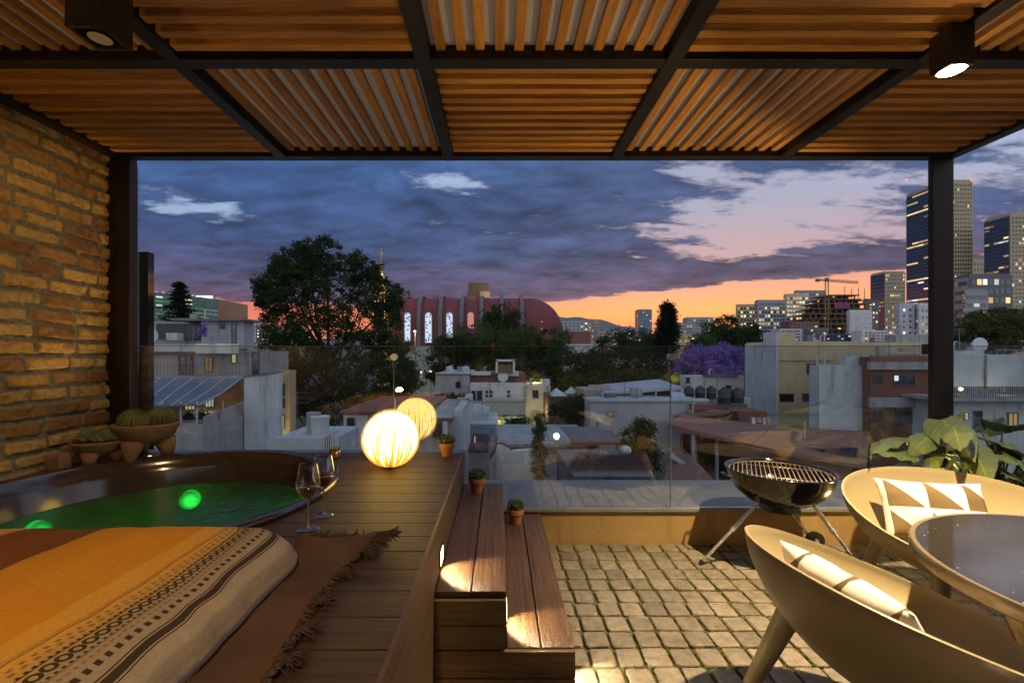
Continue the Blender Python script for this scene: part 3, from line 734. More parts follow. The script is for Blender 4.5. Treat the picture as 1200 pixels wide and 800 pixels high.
def pattern(o0, sg):
    q = lambda x: o0 + sg * x
    put(band(q(0), .0085), DKB); put(band(q(.0135), .0016), DKB); put(band(q(-.0135), .0016), DKB)
    put(N.m('MULTIPLY', band(q(.038), .0062), dash(.0235, .5)), DKB)
    put(N.m('MULTIPLY', band(q(.058), .0030), dash(.0155, .55, .3)), MIDB)
    put(band(q(.070), .0022), MIDB)
    put(N.m('MULTIPLY', band(q(.075), .0030), dash(.014, .5)), DKB)
    # chain row of rings
    fy = N.m('SUBTRACT', N.m('FRACT', N.m('MULTIPLY', yv, 1 / .027)), .5); fx = N.m('MULTIPLY', N.m('SUBTRACT', s0, q(.096)), 1 / .027)
    rr_ = N.m('SQRT', N.m('ADD', N.m('MULTIPLY', fy, fy), N.m('MULTIPLY', fx, fx)))
    put(N.m('LESS_THAN', N.m('ABSOLUTE', N.m('SUBTRACT', rr_, .36)), .13), DKB)
    put(band(q(.117), .0020), DKB)
    put(N.m('MULTIPLY', band(q(.122), .0032), dash(.014, .5, .4)), DKB)
    put(N.m('MULTIPLY', band(q(.140), .0045), dash(.022, .5)), MIDB)
    put(N.m('MULTIPLY', band(q(.155), .0042), dash(.022, .45, .5)), MIDB)
    put(band(q(.176), .0032, sw), MIDB); put(band(q(.185), .0014, sw), MIDB)
pattern(0.0, 1); pattern(1.10, -1)
weave = N.noise(N.coord('Object', (300, 60, 60)), 1, 2)
weave2 = N.noise(N.coord('Object', (60, 300, 60)), 1, 2)
col = N.mix(.35, col, N.mix(1.0, col, N.m('ADD', weave, weave2), 'MULTIPLY'))
bs = N.n('ShaderNodeBsdfPrincipled', Base__Color=col, Roughness=.9); bs.inputs['Specular IOR Level'].default_value = .15
bn = nt_.nodes.new('ShaderNodeBump'); bn.inputs['Strength'].default_value = .5; bn.inputs['Distance'].default_value = .003
N.put(bn.inputs['Height'], N.m('ADD', N.m('ADD', weave, weave2), N.m('MULTIPLY', N.noise(N.coord(), 12, 5), 3))); N.put(bs.inputs['Normal'], bn.outputs[0]); N.put(out_.inputs[0], bs.outputs[0])
me.materials.clear(); me.materials.append(m)
o.parent = None; o.matrix_parent_inverse = Matrix.Identity(4)
tag(o, 'woven yellow and brown striped blanket with a dark patterned border spread over the mattress', 'blanket')
b = MB(); b.box(xl + .06, xr - .06, yn, yf - .16, DK + .001, DK + .085); b.build('cushion', pmat('mattress cloth', (.6, .52, .4)), mt, bevel=.02)

# --- brown throw with tasselled fringe
th_ = thing('throw_rug', 'brown cloth throw with dark tassels lying on the deck beside the mattress', 'throw', (-.6, .9, DK))
nx_, ny_ = 22, 90; vs = []
def throw_pt(u, y):
    x1 = -.485 + .012 * math.sin(y * 9) + .01 * mnoise.noise(Vector((y * 7, 2, 0)))
    k = max(0, (y - 1.38) / .24); x1 += .06 * k * k if k < 1 else .06
    x = -.70 + (x1 + .70) * u; yy = y
    z = .006 + .006 * (mnoise.noise(Vector((x * 9, y * 5, 2))) + .6) + .016 * max(0, mnoise.noise(Vector((x * 6 + y * 8, y * 3 - x * 4, 7))))
    z += .030 * math.exp(-((y - 1.50 - (x + .6) * .5) / .045) ** 2) * (1 - .5 * u) + .02 * math.exp(-((y - 1.60) / .03) ** 2)
    return (x, yy, DK + z)
for j in range(ny_ + 1):
    for i in range(nx_ + 1):
        vs.append(throw_pt(i / nx_, -.2 + 1.86 * j / ny_))
b = MB(); b.add(vs, [(j * (nx_ + 1) + i, j * (nx_ + 1) + i + 1, (j + 1) * (nx_ + 1) + i + 1, (j + 1) * (nx_ + 1) + i) for j in range(ny_) for i in range(nx_)])
M['throw'] = pmat('throw cloth', (.12, .062, .034), (.075, .038, .022), .95, scale=7, bump=.5, bscale=160)
o = b.build('cloth', M['throw'], th_, smooth=True); s_ = o.modifiers.new('thick', 'SOLIDIFY'); s_.thickness = .004
M['tassel'] = pmat('tassel wool', (.10, .055, .035), (.05, .028, .018), .95, scale=40, bump=.6, bscale=200)
b = MB()
def strand(p, d, L, r):
    pts = [Vector(p)]; dd = Vector(d).normalized()
    for i in range(4):
        dd = (dd + Vector((rnd.uniform(-.45, .45), rnd.uniform(-.45, .45), rnd.uniform(-.35, .15)))).normalized()
        q = pts[-1] + dd * L / 4; q.z = max(q.z, DK + .004); pts.append(q)
    b.tube(pts, [r, r, r, r * .8, r * .3], 5)
for i in range(170):                               # knotted edging
    y = -.2 + 1.84 * i / 170; p = throw_pt(1, y)
    for k in range(2): strand((p[0] + rnd.uniform(-.008, .004), p[1], p[2] + .004), (1, rnd.uniform(-.8, .8), .2), .022, .0032)
for i in range(46):
    u = i / 46; p = throw_pt(u, 1.655); strand((p[0], p[1], p[2]), (rnd.uniform(-.5, .8), 1, .2), .04, .0032)
b.build('edging', M['tassel'], th_, smooth=True)
for (y, n_) in ((.62, 12), (.80, 14), (.98, 12), (1.09, 14), (1.22, 12), (1.37, 12), (1.50, 22), (1.56, 22), (1.62, 26)):
    b = MB(); p = throw_pt(1, y)
    for k in range(n_ * 3): strand((p[0] + .008, p[1] + rnd.uniform(-.006, .006), p[2] + .006), (1, rnd.uniform(-.5, .5) + (y > 1.5) * .3, .1), rnd.uniform(.04, .065), .0019)
    b.build('tassel', M['tassel'], th_, smooth=True)

# --- kettle grill
kx, ky, kz = 1.735, 2.82, .578; kr = .300
kg = thing('kettle_grill', 'round black kettle grill on three chrome legs beside the glass', 'grill', (kx, ky, 0))
b = MB(); b.lathe([(.02, kz - .215), (.11, kz - .207), (.19, kz - .175), (.25, kz - .12), (.287, kz - .05), (kr - .004, kz - .008), (kr, kz), (kr, kz + .006), (kr - .010, kz + .006), (kr - .014, kz - .004), (.276, kz - .05), (.235, kz - .115), (.17, kz - .165), (.001, kz - .195)], 72, (kx, ky, 0))
b.build('bowl', M['black_enamel'], kg, smooth=True)
b = MB(); n_ = 64; b.tube([(kx + kr * math.cos(2 * PI * i / n_), ky + kr * math.sin(2 * PI * i / n_), kz + .004) for i in range(n_ + 1)], .0055, 8, False); b.build('rim', M['black_enamel'], kg, smooth=True)
b = MB(); gzz = kz - .012; g_r = kr - .022
b.tube([(kx + g_r * math.cos(2 * PI * i / n_), ky + g_r * math.sin(2 * PI * i / n_), gzz) for i in range(n_ + 1)], .0032, 6, False)
rot = R(28)
for i in range(-11, 12):
    o_ = i * .0250
    if abs(o_) < g_r:
        L = math.sqrt(g_r * g_r - o_ * o_)
        b.tube([(kx + o_ * math.cos(rot) + t_ * L * math.sin(rot), ky - o_ * math.sin(rot) * -1 * -1 + t_ * L * math.cos(rot), gzz + .002) for t_ in (-1, 1)], .0034, 6)
for o_ in (-.15, .15):
    L = math.sqrt(g_r * g_r - o_ * o_)
    b.tube([(kx + t_ * L * math.cos(rot) + o_ * math.sin(rot), ky - t_ * L * math.sin(rot) + o_ * math.cos(rot), gzz - .003) for t_ in (-1, 1)], .003, 5)
b.build('grate', M['chrome'] if 0 else pmat('grate steel', (.62, .56, .50), (.40, .24, .14), .42, .8, scale=12), kg, smooth=True)
tops = [(-.17, -.06, (1.242, 2.80)), (.06, .13, (2.08, 3.02)), (.15, -.10, (2.10, 2.66))]
for i, (dx, dy, ft) in enumerate(tops):
    zt = kz - .19; p0 = Vector((kx + dx, ky + dy, zt)); foot = Vector((ft[0], ft[1], .012 if i == 0 else .06)); mid_ = p0.lerp(foot, .42)
    b = MB(); b.tube([p0, mid_], .0115, 14); b.tube([mid_, foot], .009, 14); b.tube([mid_ - (foot - p0).normalized() * .012, mid_ + (foot - p0).normalized() * .014], .0145, 14)
    lg = b.build('leg', M['chrome'], kg, auto=40)
    if i == 0:
        b = MB(); b.tube([foot + (p0 - foot).normalized() * .02, foot - (p0 - foot).normalized() * .0, foot - (p0 - foot).normalized() * .008], [.013, .013, .010], 12); b.build('foot', M['black'], lg)
ax = Vector((2.10 - 2.08, 2.66 - 3.02, 0)).normalized()
for (wx, wy) in ((2.085, 3.005), (2.12, 2.63)):
    c = Vector((wx, wy, .062)); b = MB()
    b.tube([c - ax * .014, c - ax * .012, c + ax * .012, c + ax * .014], [.052, .062, .062, .052], 28); wh = b.build('wheel', M['black'], kg, auto=40)
    b = MB(); b.tube([c - ax * .018, c + ax * .018], .018, 16); b.build('hub', pmat('wheel hub', (.3, .28, .26), None, .4), wh, auto=40)
b = MB(); b.tube([(2.085, 3.005, .062), (2.12, 2.63, .062)], .004, 8); b.build('axle', M['chrome'], kg)
b = MB(); b.tube([(kx, ky, kz - .21), (kx, ky, kz - .235)], [.03, .03], 16); b.lathe([(.02, kz - .25), (.10, kz - .245), (.115, kz - .235), (.112, kz - .235), (.02, kz - .24)], 32, (kx, ky, 0)); b.build('ash_catcher', pmat('dull tin', (.12, .11, .10), None, .5, .5), kg, smooth=True)
b = MB(); b.tube([(kx - kr - .002, ky - .05, kz - .03), (kx - kr - .035, ky - .05, kz - .028), (kx - kr - .04, ky, kz - .026), (kx - kr - .035, ky + .05, kz - .028), (kx - kr - .002, ky + .05, kz - .03)], .006, 8); b.build('handle', M['black'], kg, smooth=True)
b = MB(); pts = [(1.62 + .10 * math.cos(t * .7) + t * .035, 2.42 + .06 * math.sin(t * 1.1), .006) for t in range(9)]; b.tube(pts, .0022, 6)
tag(b.build('loose_wire', pmat('pale wire', (.5, .45, .35)), smooth=True), 'short loose pale wire curled on the paving below the grill', 'wire')

# --- outdoor table
tx, ty, tr, tz = 1.905, 1.235, .59, .66
tb = thing('round_table', 'round outdoor table with a dark glass top and bronze rim', 'table', (tx, ty, 0))
M['bronze'] = pmat('taupe metal', (.30, .235, .15), (.26, .20, .13), .28, .55, scale=2, rvar=.1)
m, nt_, out_ = newmat('smoked table glass'); N = NT(nt_)
dots = N.smooth(N.noise(N.coord(), 85, 2, .4), .735, .76)
bs = N.n('ShaderNodeBsdfPrincipled', Base__Color=N.mix(dots, (.030, .026, .024), (.5, .45, .4)), Roughness=N.m('MULTIPLY_ADD', N.noise(N.coord(), 4, 6, .7), .16, .0)); bs.inputs['Specular IOR Level'].default_value = .9
bs.inputs['IOR'].default_value = 1.7
N.put(out_.inputs[0], bs.outputs[0])
b = MB(); b.lathe([(.001, tz - .004), (tr - .022, tz - .004), (tr - .018, tz), (.001, tz)], 96, (tx, ty, 0)); b.build('glass_top', m, tb, auto=30)
b = MB(); b.lathe([(tr - .035, tz - .008), (tr - .017, tz - .008), (tr - .017, tz + .001), (tr - .004, tz + .002), (tr, tz - .004), (tr, tz - .038), (tr - .008, tz - .044), (tr - .035, tz - .044), (tr - .035, tz - .008)], 96, (tx, ty, 0)); b.build('rim', M['bronze'], tb, auto=40)
for k in range(4):
    a = R(45 + 90 * k + 4); c, s_ = math.cos(a), math.sin(a)
    b = MB(); b.tube([(tx + c * .36, ty + s_ * .36, tz - .04), (tx + c * .30, ty + s_ * .30, .35), (tx + c * .33, ty + s_ * .33, 0)], [.042, .034, .024], 16); b.build('leg', M['bronze'], tb, smooth=True)
b = MB(); b.tube([(tx, ty, tz - .05), (tx, ty, tz - .042)], [.42, .42], 40); b.build('under_plate', M['bronze'], tb)

# --- tub chairs (egg-shaped shell on four cone legs); front looks along local -Y
M['shell'] = pmat('chair shell', (.35, .285, .17), (.31, .25, .15), .34, 0, scale=1.5, rvar=.06)
def rim_pt(a):
    c, s_ = math.cos(a), math.sin(a)
    back = (s_ + 1) / 2
    x = .47 * c * (1 + .05 * s_); y = .40 * s_
    z = .415 + .255 * back ** 1.3 + .035 * abs(c) ** 2
    return Vector((x, y, z))
def chair(label, x, y, rz):
    t = thing('tub_chair', label, 'chair', (x, y, 0), 'egg-shaped shell chairs around the outdoor table', rz)
    n_ = 72; K = 16; rings = []
    for k in range(K + 1):
        u = k / K; ring = []
        for j in range(n_):
            a = 2 * PI * j / n_; rp = rim_pt(a)
            # superellipse drop from the rim to the bottom centre
            rad = math.sqrt(max(0, 1 - u ** 1.55)); q = u ** .95
            bot = Vector((0, .03, .255))
            px2 = bot.x + (rp.x - bot.x) * rad; py2 = bot.y + (rp.y - bot.y) * rad; pz2 = rp.z + (bot.z - rp.z) * q
            ring.append(Vector((px2, py2, pz2)))
        rings.append(ring)
    b = MB(); vs = [p for r_ in rings for p in r_]
    b.add(vs, [(i * n_ + j, i * n_ + (j + 1) % n_, (i + 1) * n_ + (j + 1) % n_, (i + 1) * n_ + j) for i in range(K) for j in range(n_)])
    o = b.build('shell', M['shell'], t, smooth=True, local=True)
    s_ = o.modifiers.new('thick', 'SOLIDIFY'); s_.thickness = .010; s_.offset = 0; bv = o.modifiers.new('bevel', 'BEVEL'); bv.width = .004; bv.segments = 2; bv.limit_method = 'ANGLE'; bv.angle_limit = R(50)
    for (sx_, sy_) in ((-1, -1), (1, -1), (-1, 1), (1, 1)):
        b = MB(); b.tube([(sx_ * .205, sy_ * .20 + .02, .385), (sx_ * .29, sy_ * .33 + .02, .002)], [.040, .021], 18); b.build('leg', M['shell'], t, auto=45, local=True)
    return t
ca = chair('tan shell chair on the far side of the round table, open side to the camera', 2.20, 2.14, R(-14))
cb = chair('tan shell chair in the near right corner, its curved back to the camera', 1.26, 1.42, R(96))

# --- patterned cushions
m, nt_, out_ = newmat('triangle cushion'); N = NT(nt_)
tcx = nt_.nodes.new('ShaderNodeTexCoord'); sp = nt_.nodes.new('ShaderNodeSeparateXYZ'); nt_.links.new(tcx.outputs['Object'], sp.inputs[0])
ux = N.m('FRACT', N.m('MULTIPLY_ADD', sp.outputs[0], 1 / .165, .25)); uz = N.m('FRACT', N.m('MULTIPLY_ADD', sp.outputs[2], 1 / .165, .08))
tri = N.m('LESS_THAN', N.m('SUBTRACT', 1.0, uz), N.m('MULTIPLY', ux, 1.0))
tri = N.m('MAXIMUM', tri, N.m('LESS_THAN', uz, .10))
bs = N.n('ShaderNodeBsdfPrincipled', Base__Color=N.mix(tri, (.17, .12, .065), (.86, .84, .80)), Roughness=.9); bs.inputs['Specular IOR Level'].default_value = .1
bn = nt_.nodes.new('ShaderNodeBump'); bn.inputs['Strength'].default_value = .4; bn.inputs['Distance'].default_value = .003; N.put(bn.inputs['Height'], N.noise(N.coord(), 30, 6, .6)); N.put(bs.inputs['Normal'], bn.outputs[0]); N.put(out_.inputs[0], bs.outputs[0])
def cushion(label, mat4, wd=.47, ht=.30):
    nn = 24; vs = []; fs = []
    for sgn in (1, -1):
        for j in range(nn + 1):
            for i in range(nn + 1):
                u = 2 * i / nn - 1; v = 2 * j / nn - 1
                e_ = (1 - abs(u) ** 3) * (1 - abs(v) ** 3)
                th = .060 * max(e_, 0) ** .45
                pin = 1 - .06 * (1 - abs(v) ** 2) * abs(u) ** 4; pin2 = 1 - .08 * (1 - abs(u) ** 2) * abs(v) ** 4
                wr = .006 * mnoise.noise(Vector((u * 3, v * 3, sgn * 2))) + .004 * math.sin(9 * u + 5 * v) * e_
                vs.append((u * wd / 2 * pin, sgn * (th + wr * (th > .01)), v * ht / 2 * pin2))
    o_ = (nn + 1) ** 2
    for j in range(nn):
        for i in range(nn):
            a = j * (nn + 1) + i; fs.append((a, a + 1, a + nn + 2, a + nn + 1)); fs.append((o_ + a, o_ + a + nn + 1, o_ + a + nn + 2, o_ + a + 1))
    b = MB(); b.add(vs, fs); o = b.build('cushion', m, smooth=True); o.matrix_world = mat4
    me = o.data
    import bmesh
    bm = bmesh.new(); bm.from_mesh(me); bmesh.ops.remove_doubles(bm, verts=bm.verts, dist=.0008); bmesh.ops.recalc_face_normals(bm, faces=bm.faces); bm.to_mesh(me); bm.free()
    return tag(o, label, 'cushion', 'triangle patterned cushions on the shell chairs')
def cmat(ch, loc, tilt, roll=0):
    return Matrix.Translation(ch.location) @ Matrix.Rotation(ch.rotation_euler.z, 4, 'Z') @ Matrix.Translation(loc) @ Matrix.Rotation(R(roll), 4, 'Y') @ Matrix.Rotation(R(tilt), 4, 'X')
cushion('white and tan triangle patterned cushion in the far shell chair', cmat(ca, (-.03, .175, .50), -24))
cushion('triangle patterned cushion showing over the rim of the near shell chair', cmat(cb, (-.02, .185, .505), -24))

# --- big leaved plant on the right
pl = thing('leafy_plant', 'large leaved green plant in front of the right pergola post', 'plant', (3.0, 2.72, 0))
M['leaf'] = None
m, nt_, out_ = newmat('big leaf'); N = NT(nt_)
uvn = nt_.nodes.new('ShaderNodeAttribute'); uvn.attribute_name = 'lu'; uvn2 = nt_.nodes.new('ShaderNodeAttribute'); uvn2.attribute_name = 'lv'
au = N.m('ABSOLUTE', uvn.outputs['Fac'])
vein = N.m('LESS_THAN', N.m('FRACT', N.m('MULTIPLY', N.m('SUBTRACT', uvn2.outputs['Fac'], N.m('MULTIPLY', au, .35)), 9)), .09)
vein = N.m('MAXIMUM', vein, N.m('LESS_THAN', au, .035))
geo = nt_.nodes.new('ShaderNodeNewGeometry')
lc = N.mix(geo.outputs['Random Per Island'], (.016, .040, .010), (.055, .085, .020))
lc = N.mix(N.m('MULTIPLY', N.noise(N.coord(), 9, 4), .5), lc, (.16, .17, .05))
lc = N.mix(N.m('MULTIPLY', vein, .6), lc, (.20, .24, .08))
bs = N.n('ShaderNodeBsdfPrincipled', Base__Color=lc, Roughness=.33)
bn = nt_.nodes.new('ShaderNodeBump'); bn.inputs['Strength'].default_value = .5; bn.inputs['Distance'].default_value = .006; N.put(bn.inputs['Height'], N.m('MULTIPLY', vein, -1.0)); N.put(bs.inputs['Normal'], bn.outputs[0])
tl = N.n('ShaderNodeBsdfTranslucent', Color=lc); mx = nt_.nodes.new('ShaderNodeMixShader'); mx.inputs[0].default_value = .18; N.put(mx.inputs[1], bs.outputs[0]); N.put(mx.inputs[2], tl.outputs[0]); N.put(out_.inputs[0], mx.outputs[0])
leafV = []; leafF = []; lu = []; lv = []
stem = MB(); root = Vector((3.0, 2.72, .34))
def leaf(tip, base, width, droop=.15, roll=0):
    """heart-shaped blade from base to tip"""
    base = Vector(base); tip = Vector(tip); ax_ = tip - base; L = ax_.length; ax_.normalize()
    up = Vector((0, 0, 1)); side = ax_.cross(up)
    if side.length < .1: side = Vector((1, 0, 0))
    side.normalize(); nr_ = side.cross(ax_).normalized()
    q = Matrix.Rotation(roll, 3, ax_); side = q @ side; nr_ = q @ nr_
    o_ = len(leafV); nu, nv = 8, 12
    for j in range(nv + 1):
        v = j / nv; vv = v * 1.15 - .15
        wd = width * .44 * (math.sin(PI * min(1, (v * .96 + .04)) ** .52) ** .95 if v < 1 else 0)
        for i in range(nu + 1):
            u = 2 * i / nu - 1
            back = -.16 * L * (1 - v) ** 4 * abs(u) ** 1.2
            p = base + ax_ * (L * max(v, 0) + back) + side * (u * wd) + nr_ * (-abs(u) ** 1.6 * wd * .28 + .02 * L * math.sin(v * 22) * abs(u)) + Vector((0, 0, -droop * L * v * v))
            leafV.append(p); lu.append(u); lv.append(v)
    for j in range(nv):
        for i in range(nu):
            a = o_ + j * (nu + 1) + i; leafF.append((a, a + 1, a + nu + 2, a + nu + 1))
def leafstalk(base, r=.006):
    base = Vector(base); mid_ = root.lerp(base, .55) + Vector((0, 0, .10 + .05 * rnd.random()))
    stem.tube([root + Vector((rnd.uniform(-.05, .05), rnd.uniform(-.05, .05), 0)), mid_, base], [r * 1.5, r * 1.1, r * .7], 7)
def PW(px, py, d): return Vector((X(px, d), d, Z(py, d)))
spec = [  # (base px,py,d) (tip px,py,d) width
    ((1105, 492, 2.75), (1143, 538, 2.45), .24, .05, .25), ((1118, 500, 2.6), (1126, 522, 2.35), .16, .1, .3),
    ((1142, 525, 2.6), (1160, 566, 2.4), .17, .05, .2), ((1048, 512, 2.8), (1020, 518, 2.5), .18, .2, .2),
    ((1062, 528, 2.7), (1022, 522, 2.5), .19, .1, -.4), ((1066, 545, 2.8), (1030, 560, 2.6), .15, .1, -.2),
    ((1106, 490, 2.9), (1088, 496, 2.8), .16, .1, .5), ((1118, 488, 2.9), (1128, 482, 2.85), .13, .1, .1),
    ((1150, 492, 2.9), (1196, 498, 2.7), .20, .08, -.5), ((1162, 520, 2.8), (1200, 528, 2.5), .28, .05, -.7),
    ((1150, 535, 2.8), (1205, 560, 2.4), .20, .1, -.5), ((1160, 545, 2.75), (1196, 578, 2.4), .12, .1, -.4),
    ((1150, 505, 3.0), (1176, 485, 3.0), .2, .1, 0), ((1080, 520, 3.0), (1068, 508, 3.0), .16, .1, .4),
    ((1100, 560, 2.6), (1122, 572, 2.4), .17, .1, .3), ((1175, 500, 3.0), (1225, 492, 2.9), .2, .1, -.4), ((1076, 556, 2.9), (1048, 572, 2.7), .14, .1, 0),
    ((1092, 530, 2.8), (1090, 556, 2.6), .12, .05, .3), ((1112, 540, 2.7), (1104, 566, 2.5), .10, .05, 1), ((1136, 556, 2.7), (1150, 580, 2.5), .12, .1, 0)]
for (bp, tp, wd, dr, ro) in spec:
    leaf(PW(*tp), PW(*bp), wd, dr, ro); leafstalk(PW(*bp))
for k in range(34):
    a = rnd.uniform(0, 2 * PI); rr_ = rnd.uniform(.15, .5); bz = rnd.uniform(.45, .80)
    p = Vector((3.03 + rr_ * math.cos(a), min(2.76 + rr_ * .55 * math.sin(a), 3.0), bz)); q = p + Vector((math.cos(a) * .18, math.sin(a) * .09 - .06, rnd.uniform(-.12, .03)))
    q.y = min(q.y, 3.05); leaf(q, p, rnd.uniform(.09, .16), .2, rnd.uniform(-.5, .5)); leafstalk(p, .004)
b = MB(); b.add(leafV, leafF); o = b.build('foliage', m, pl, smooth=True)
at = o.data.attributes.new('lu', 'FLOAT', 'POINT'); at.data.foreach_set('value', lu); at = o.data.attributes.new('lv', 'FLOAT', 'POINT'); at.data.foreach_set('value', lv)
stem.build('stems', pmat('leaf stalks', (.12, .20, .04), (.08, .13, .03), .5, scale=8), pl, smooth=True)
b = MB(); b.lathe([(.001, .002), (.17, .002), (.22, .32), (.235, .33), (.235, .36), (.21, .36), (.20, .31), (.001, .30)], 40, (3.0, 2.72, 0)); b.build('pot', M['black'], pl, auto=35)

# --- small lantern on the paving by the house, the source of the low warm light and its star in the glass
fl = thing('floor_lantern', 'small round floor light on the paving behind the viewer', 'lamp', (.83, -.35, 0))
b = MB(); b.lathe([(.05, .0), (.055, .01), (.05, .05), (.04, .055), (.001, .05)], 24, (.83, -.35, 0)); b.build('body', M['steel'], fl, auto=40)
b = MB(); b.ball((.83, -.35, .105), .040, 16, 10); b.build('bulb', emat('lantern bulb', (1, .72, .36), 140), fl, smooth=True)
light('lantern_light', 'SPOT', (.83, -.35, .14), 44, (1.0, .60, .20), .05, fl, (.83, -.2, 2), 140, .5)
f2 = thing('floor_lantern', 'added unseen floor light on the deck behind the mattress', 'lamp', (-1.5, -.6, DK))  # second floor light, added out of view to warm the left ceiling
b = MB(); b.lathe([(.05, .0), (.055, .01), (.05, .05), (.04, .055), (.001, .05)], 24, (-1.5, -.6, DK)); b.build('body', M['steel'], f2, auto=40)
b = MB(); b.ball((-1.5, -.6, DK + .075), .025, 16, 10); b.build('bulb', emat('added deck bulb', (1, .65, .3), 20), f2, smooth=True)
light('lantern_light', 'SPOT', (-1.5, -.6, DK + .12), 26, (1.0, .60, .20), .05, f2, (-1.5, .6, 2.7), 130, .5)
# --- house wall behind the viewer, with a glazed door, and one beam lamp added to light the blanket
rw = thing('rear_wall', 'plastered house wall closing the terrace behind the viewer', 'wall', (0, -3.1, 0))
b = MB(); b.box(-2.66, -.9, -3.3, -3.1, 0, 2.62); b.box(1.2, 12, -3.3, -3.1, 0, 5.5); b.box(-.9, 1.2, -3.3, -3.1, 2.3, 2.62); b.build('wall_face', M['wall_in'], rw)  # right part widened and raised to keep sky out of the glass
b = MB(); b.box(-.9, 1.2, -3.25, -3.2, 0, 2.3); b.build('door', pmat('dark door', (.03, .03, .035), None, .1), rw)
ceil_lamp('added unseen box lamp under the pergola behind the viewer, aimed at the blanket', -.344, -.30, 2.44, .06, True, 88, (-1.22, .95, .62), 60)

def fill_uplight(label, x, y, z, power, aim, cone):  # added lamps, hidden from view, lighting slat undersides from the far side
    t = thing('fill_uplight', label, 'lamp', (x, y, z), 'unseen fill lights added behind planters')
    b = MB(); b.lathe([(.022, z), (.024, z + .004), (.024, z + .05), (.020, z + .05), (.019, z + .03), (.001, z + .03)], 20, (x, y, 0)); b.build('body', M['steel'], t, auto=40)
    b = MB(); b.lathe([(.001, z + .036), (.018, z + .034)], 16, (x, y, 0)); b.build('lens', M['lens'], t)
    light('fill_uplight_spot', 'SPOT', (x, y, z + .055), power, (1.0, .62, .21), .04, t, aim, cone, .6)
fill_uplight('added unseen uplight on the paving behind the far shell chair and beside the plant pot', 2.60, 2.86, .0, 170, (1.6, 1.7, 2.62), 120)
fill_uplight('added unseen uplight on the deck hidden behind the larger stone bowl', -2.36, 3.02, DK, 85, (-1.2, 1.9, 2.62), 118)
# ================================================================ THE CITY BELOW AND BEYOND
GZ = -10.0
b = MB(); b.add([(-6000, -200, GZ), (6000, -200, GZ), (6000, 9000, GZ), (-6000, 9000, GZ)], [(0, 1, 2, 3)])
b.build('ground', pmat('city ground', (.055, .055, .05), (.03, .04, .025), .9, scale=.08)).__setitem__('kind', 'structure')
# mountains: ridged sheet
b = MB(); nx_, ny_ = 160, 10; vs = []
def ridge(az_):
    t = az_
    h = 120 + 60 * mnoise.noise(Vector((t * 3.1, 1, 0))) + 60 * mnoise.noise(Vector((t * 8, 5, 0))) + 16 * mnoise.noise(Vector((t * 30, 9, 0)))
    h += 130 * math.exp(-((t - .10) / .16) ** 2) + 60 * math.exp(-((t + .50) / .05) ** 2) + 40 * math.exp(-((t - .30) / .08) ** 2)
    return max(h, 40)
for i in range(nx_ + 1):
    t = -1.1 + 2.3 * i / nx_
    for j in range(ny_ + 1):
        v = j / ny_; d = 3600 + 1500 * v
        k = math.sin(PI * min(1, v * 1.25) / 2) ** 1.3 if v < .8 else 1 - (v - .8) * 2
        vs.append((t * d, d, GZ + ridge(t) * k * d / 4600 * 1.45 * (1 + .12 * mnoise.noise(Vector((t * 25, v * 4, 3))))))
b.add(vs, [(i * (ny_ + 1) + j, (i + 1) * (ny_ + 1) + j, (i + 1) * (ny_ + 1) + j + 1, i * (ny_ + 1) + j + 1) for i in range(nx_) for j in range(ny_)])
b.build('hills', pmat('mountain slopes', (.10, .095, .11), (.07, .07, .085), .95, scale=.01), smooth=True).__setitem__('kind', 'structure')

def plaster(name, c, dirt=.8, sc_=1.2, c2=None):
    return pmat(name, c, c2 or tuple(x * .78 for x in c), .85, scale=sc_, bump=.2, bscale=12, dirt=dirt)
P_ = dict(white=plaster('white render', (.66, .66, .66)), blue=plaster('cool white render', (.50, .54, .58)), cream=plaster('cream render', (.60, .52, .40)),
          beige=plaster('beige render', (.50, .41, .25), .4, .5), beige_d=plaster('dark beige render', (.36, .32, .22), .4, .5), grey=plaster('grey render', (.34, .35, .37)), dgrey=plaster('dark grey render', (.15, .15, .17)),
          pink=plaster('pinkish render', (.42, .30, .28)), tan=plaster('tan render', (.50, .38, .22)), brown=plaster('brown render', (.20, .13, .08)))
P_['brick'] = pmat('red brick facade', (.20, .085, .055), (.13, .055, .04), .9, scale=6, stretch=(1, 1, 3), bump=.4, bscale=40)
P_['tile'] = pmat('dull red roof tiles', (.20, .085, .065), (.12, .055, .05), .85, scale=4, bump=.5, bscale=30, isl=.25)
P_['redroof'] = pmat('red brown roof coating', (.24, .095, .065), (.15, .065, .05), .8, scale=1.2, dirt=.5)
P_['sheetroof'] = pmat('pale sheet roof', (.46, .50, .56), (.36, .40, .46), .4, scale=1.5)
P_['dark'] = pmat('dark opening', (.015, .015, .018), None, .3)
P_['glassd'] = pmat('dark window glass', (.03, .04, .055), (.02, .03, .045), .08, scale=.3, spec=.9)
P_['glassb'] = pmat('blue curtain glass', (.05, .09, .17), (.03, .06, .12), .12, scale=.1, spec=.8)
P_['frame'] = pmat('window frame', (.08, .075, .07), None, .5)
P_['framew'] = pmat('pale window frame', (.5, .5, .5), None, .5)
P_['tank'] = pmat('black water tank plastic', (.025, .025, .028), (.018, .018, .02), .5, scale=4)
P_['tankw'] = plaster('white tank', (.55, .57, .60), .3)
P_['metal'] = pmat('grey metalwork', (.20, .21, .23), None, .5, .3)
P_['lit'] = emat('warm lit room', (1.0, .66, .27), 1.0, .55); P_['litw'] = emat('white lit room', (.85, .95, 1.0), .9, .5); P_['litg'] = emat('greenish lit room', (.62, .85, .30), .75, .3)
P_['litd'] = emat('dimly lit room', (1.0, .60, .25), .32, .5); P_['lamp'] = emat('street lamp glow', (1.0, .80, .45), 6)
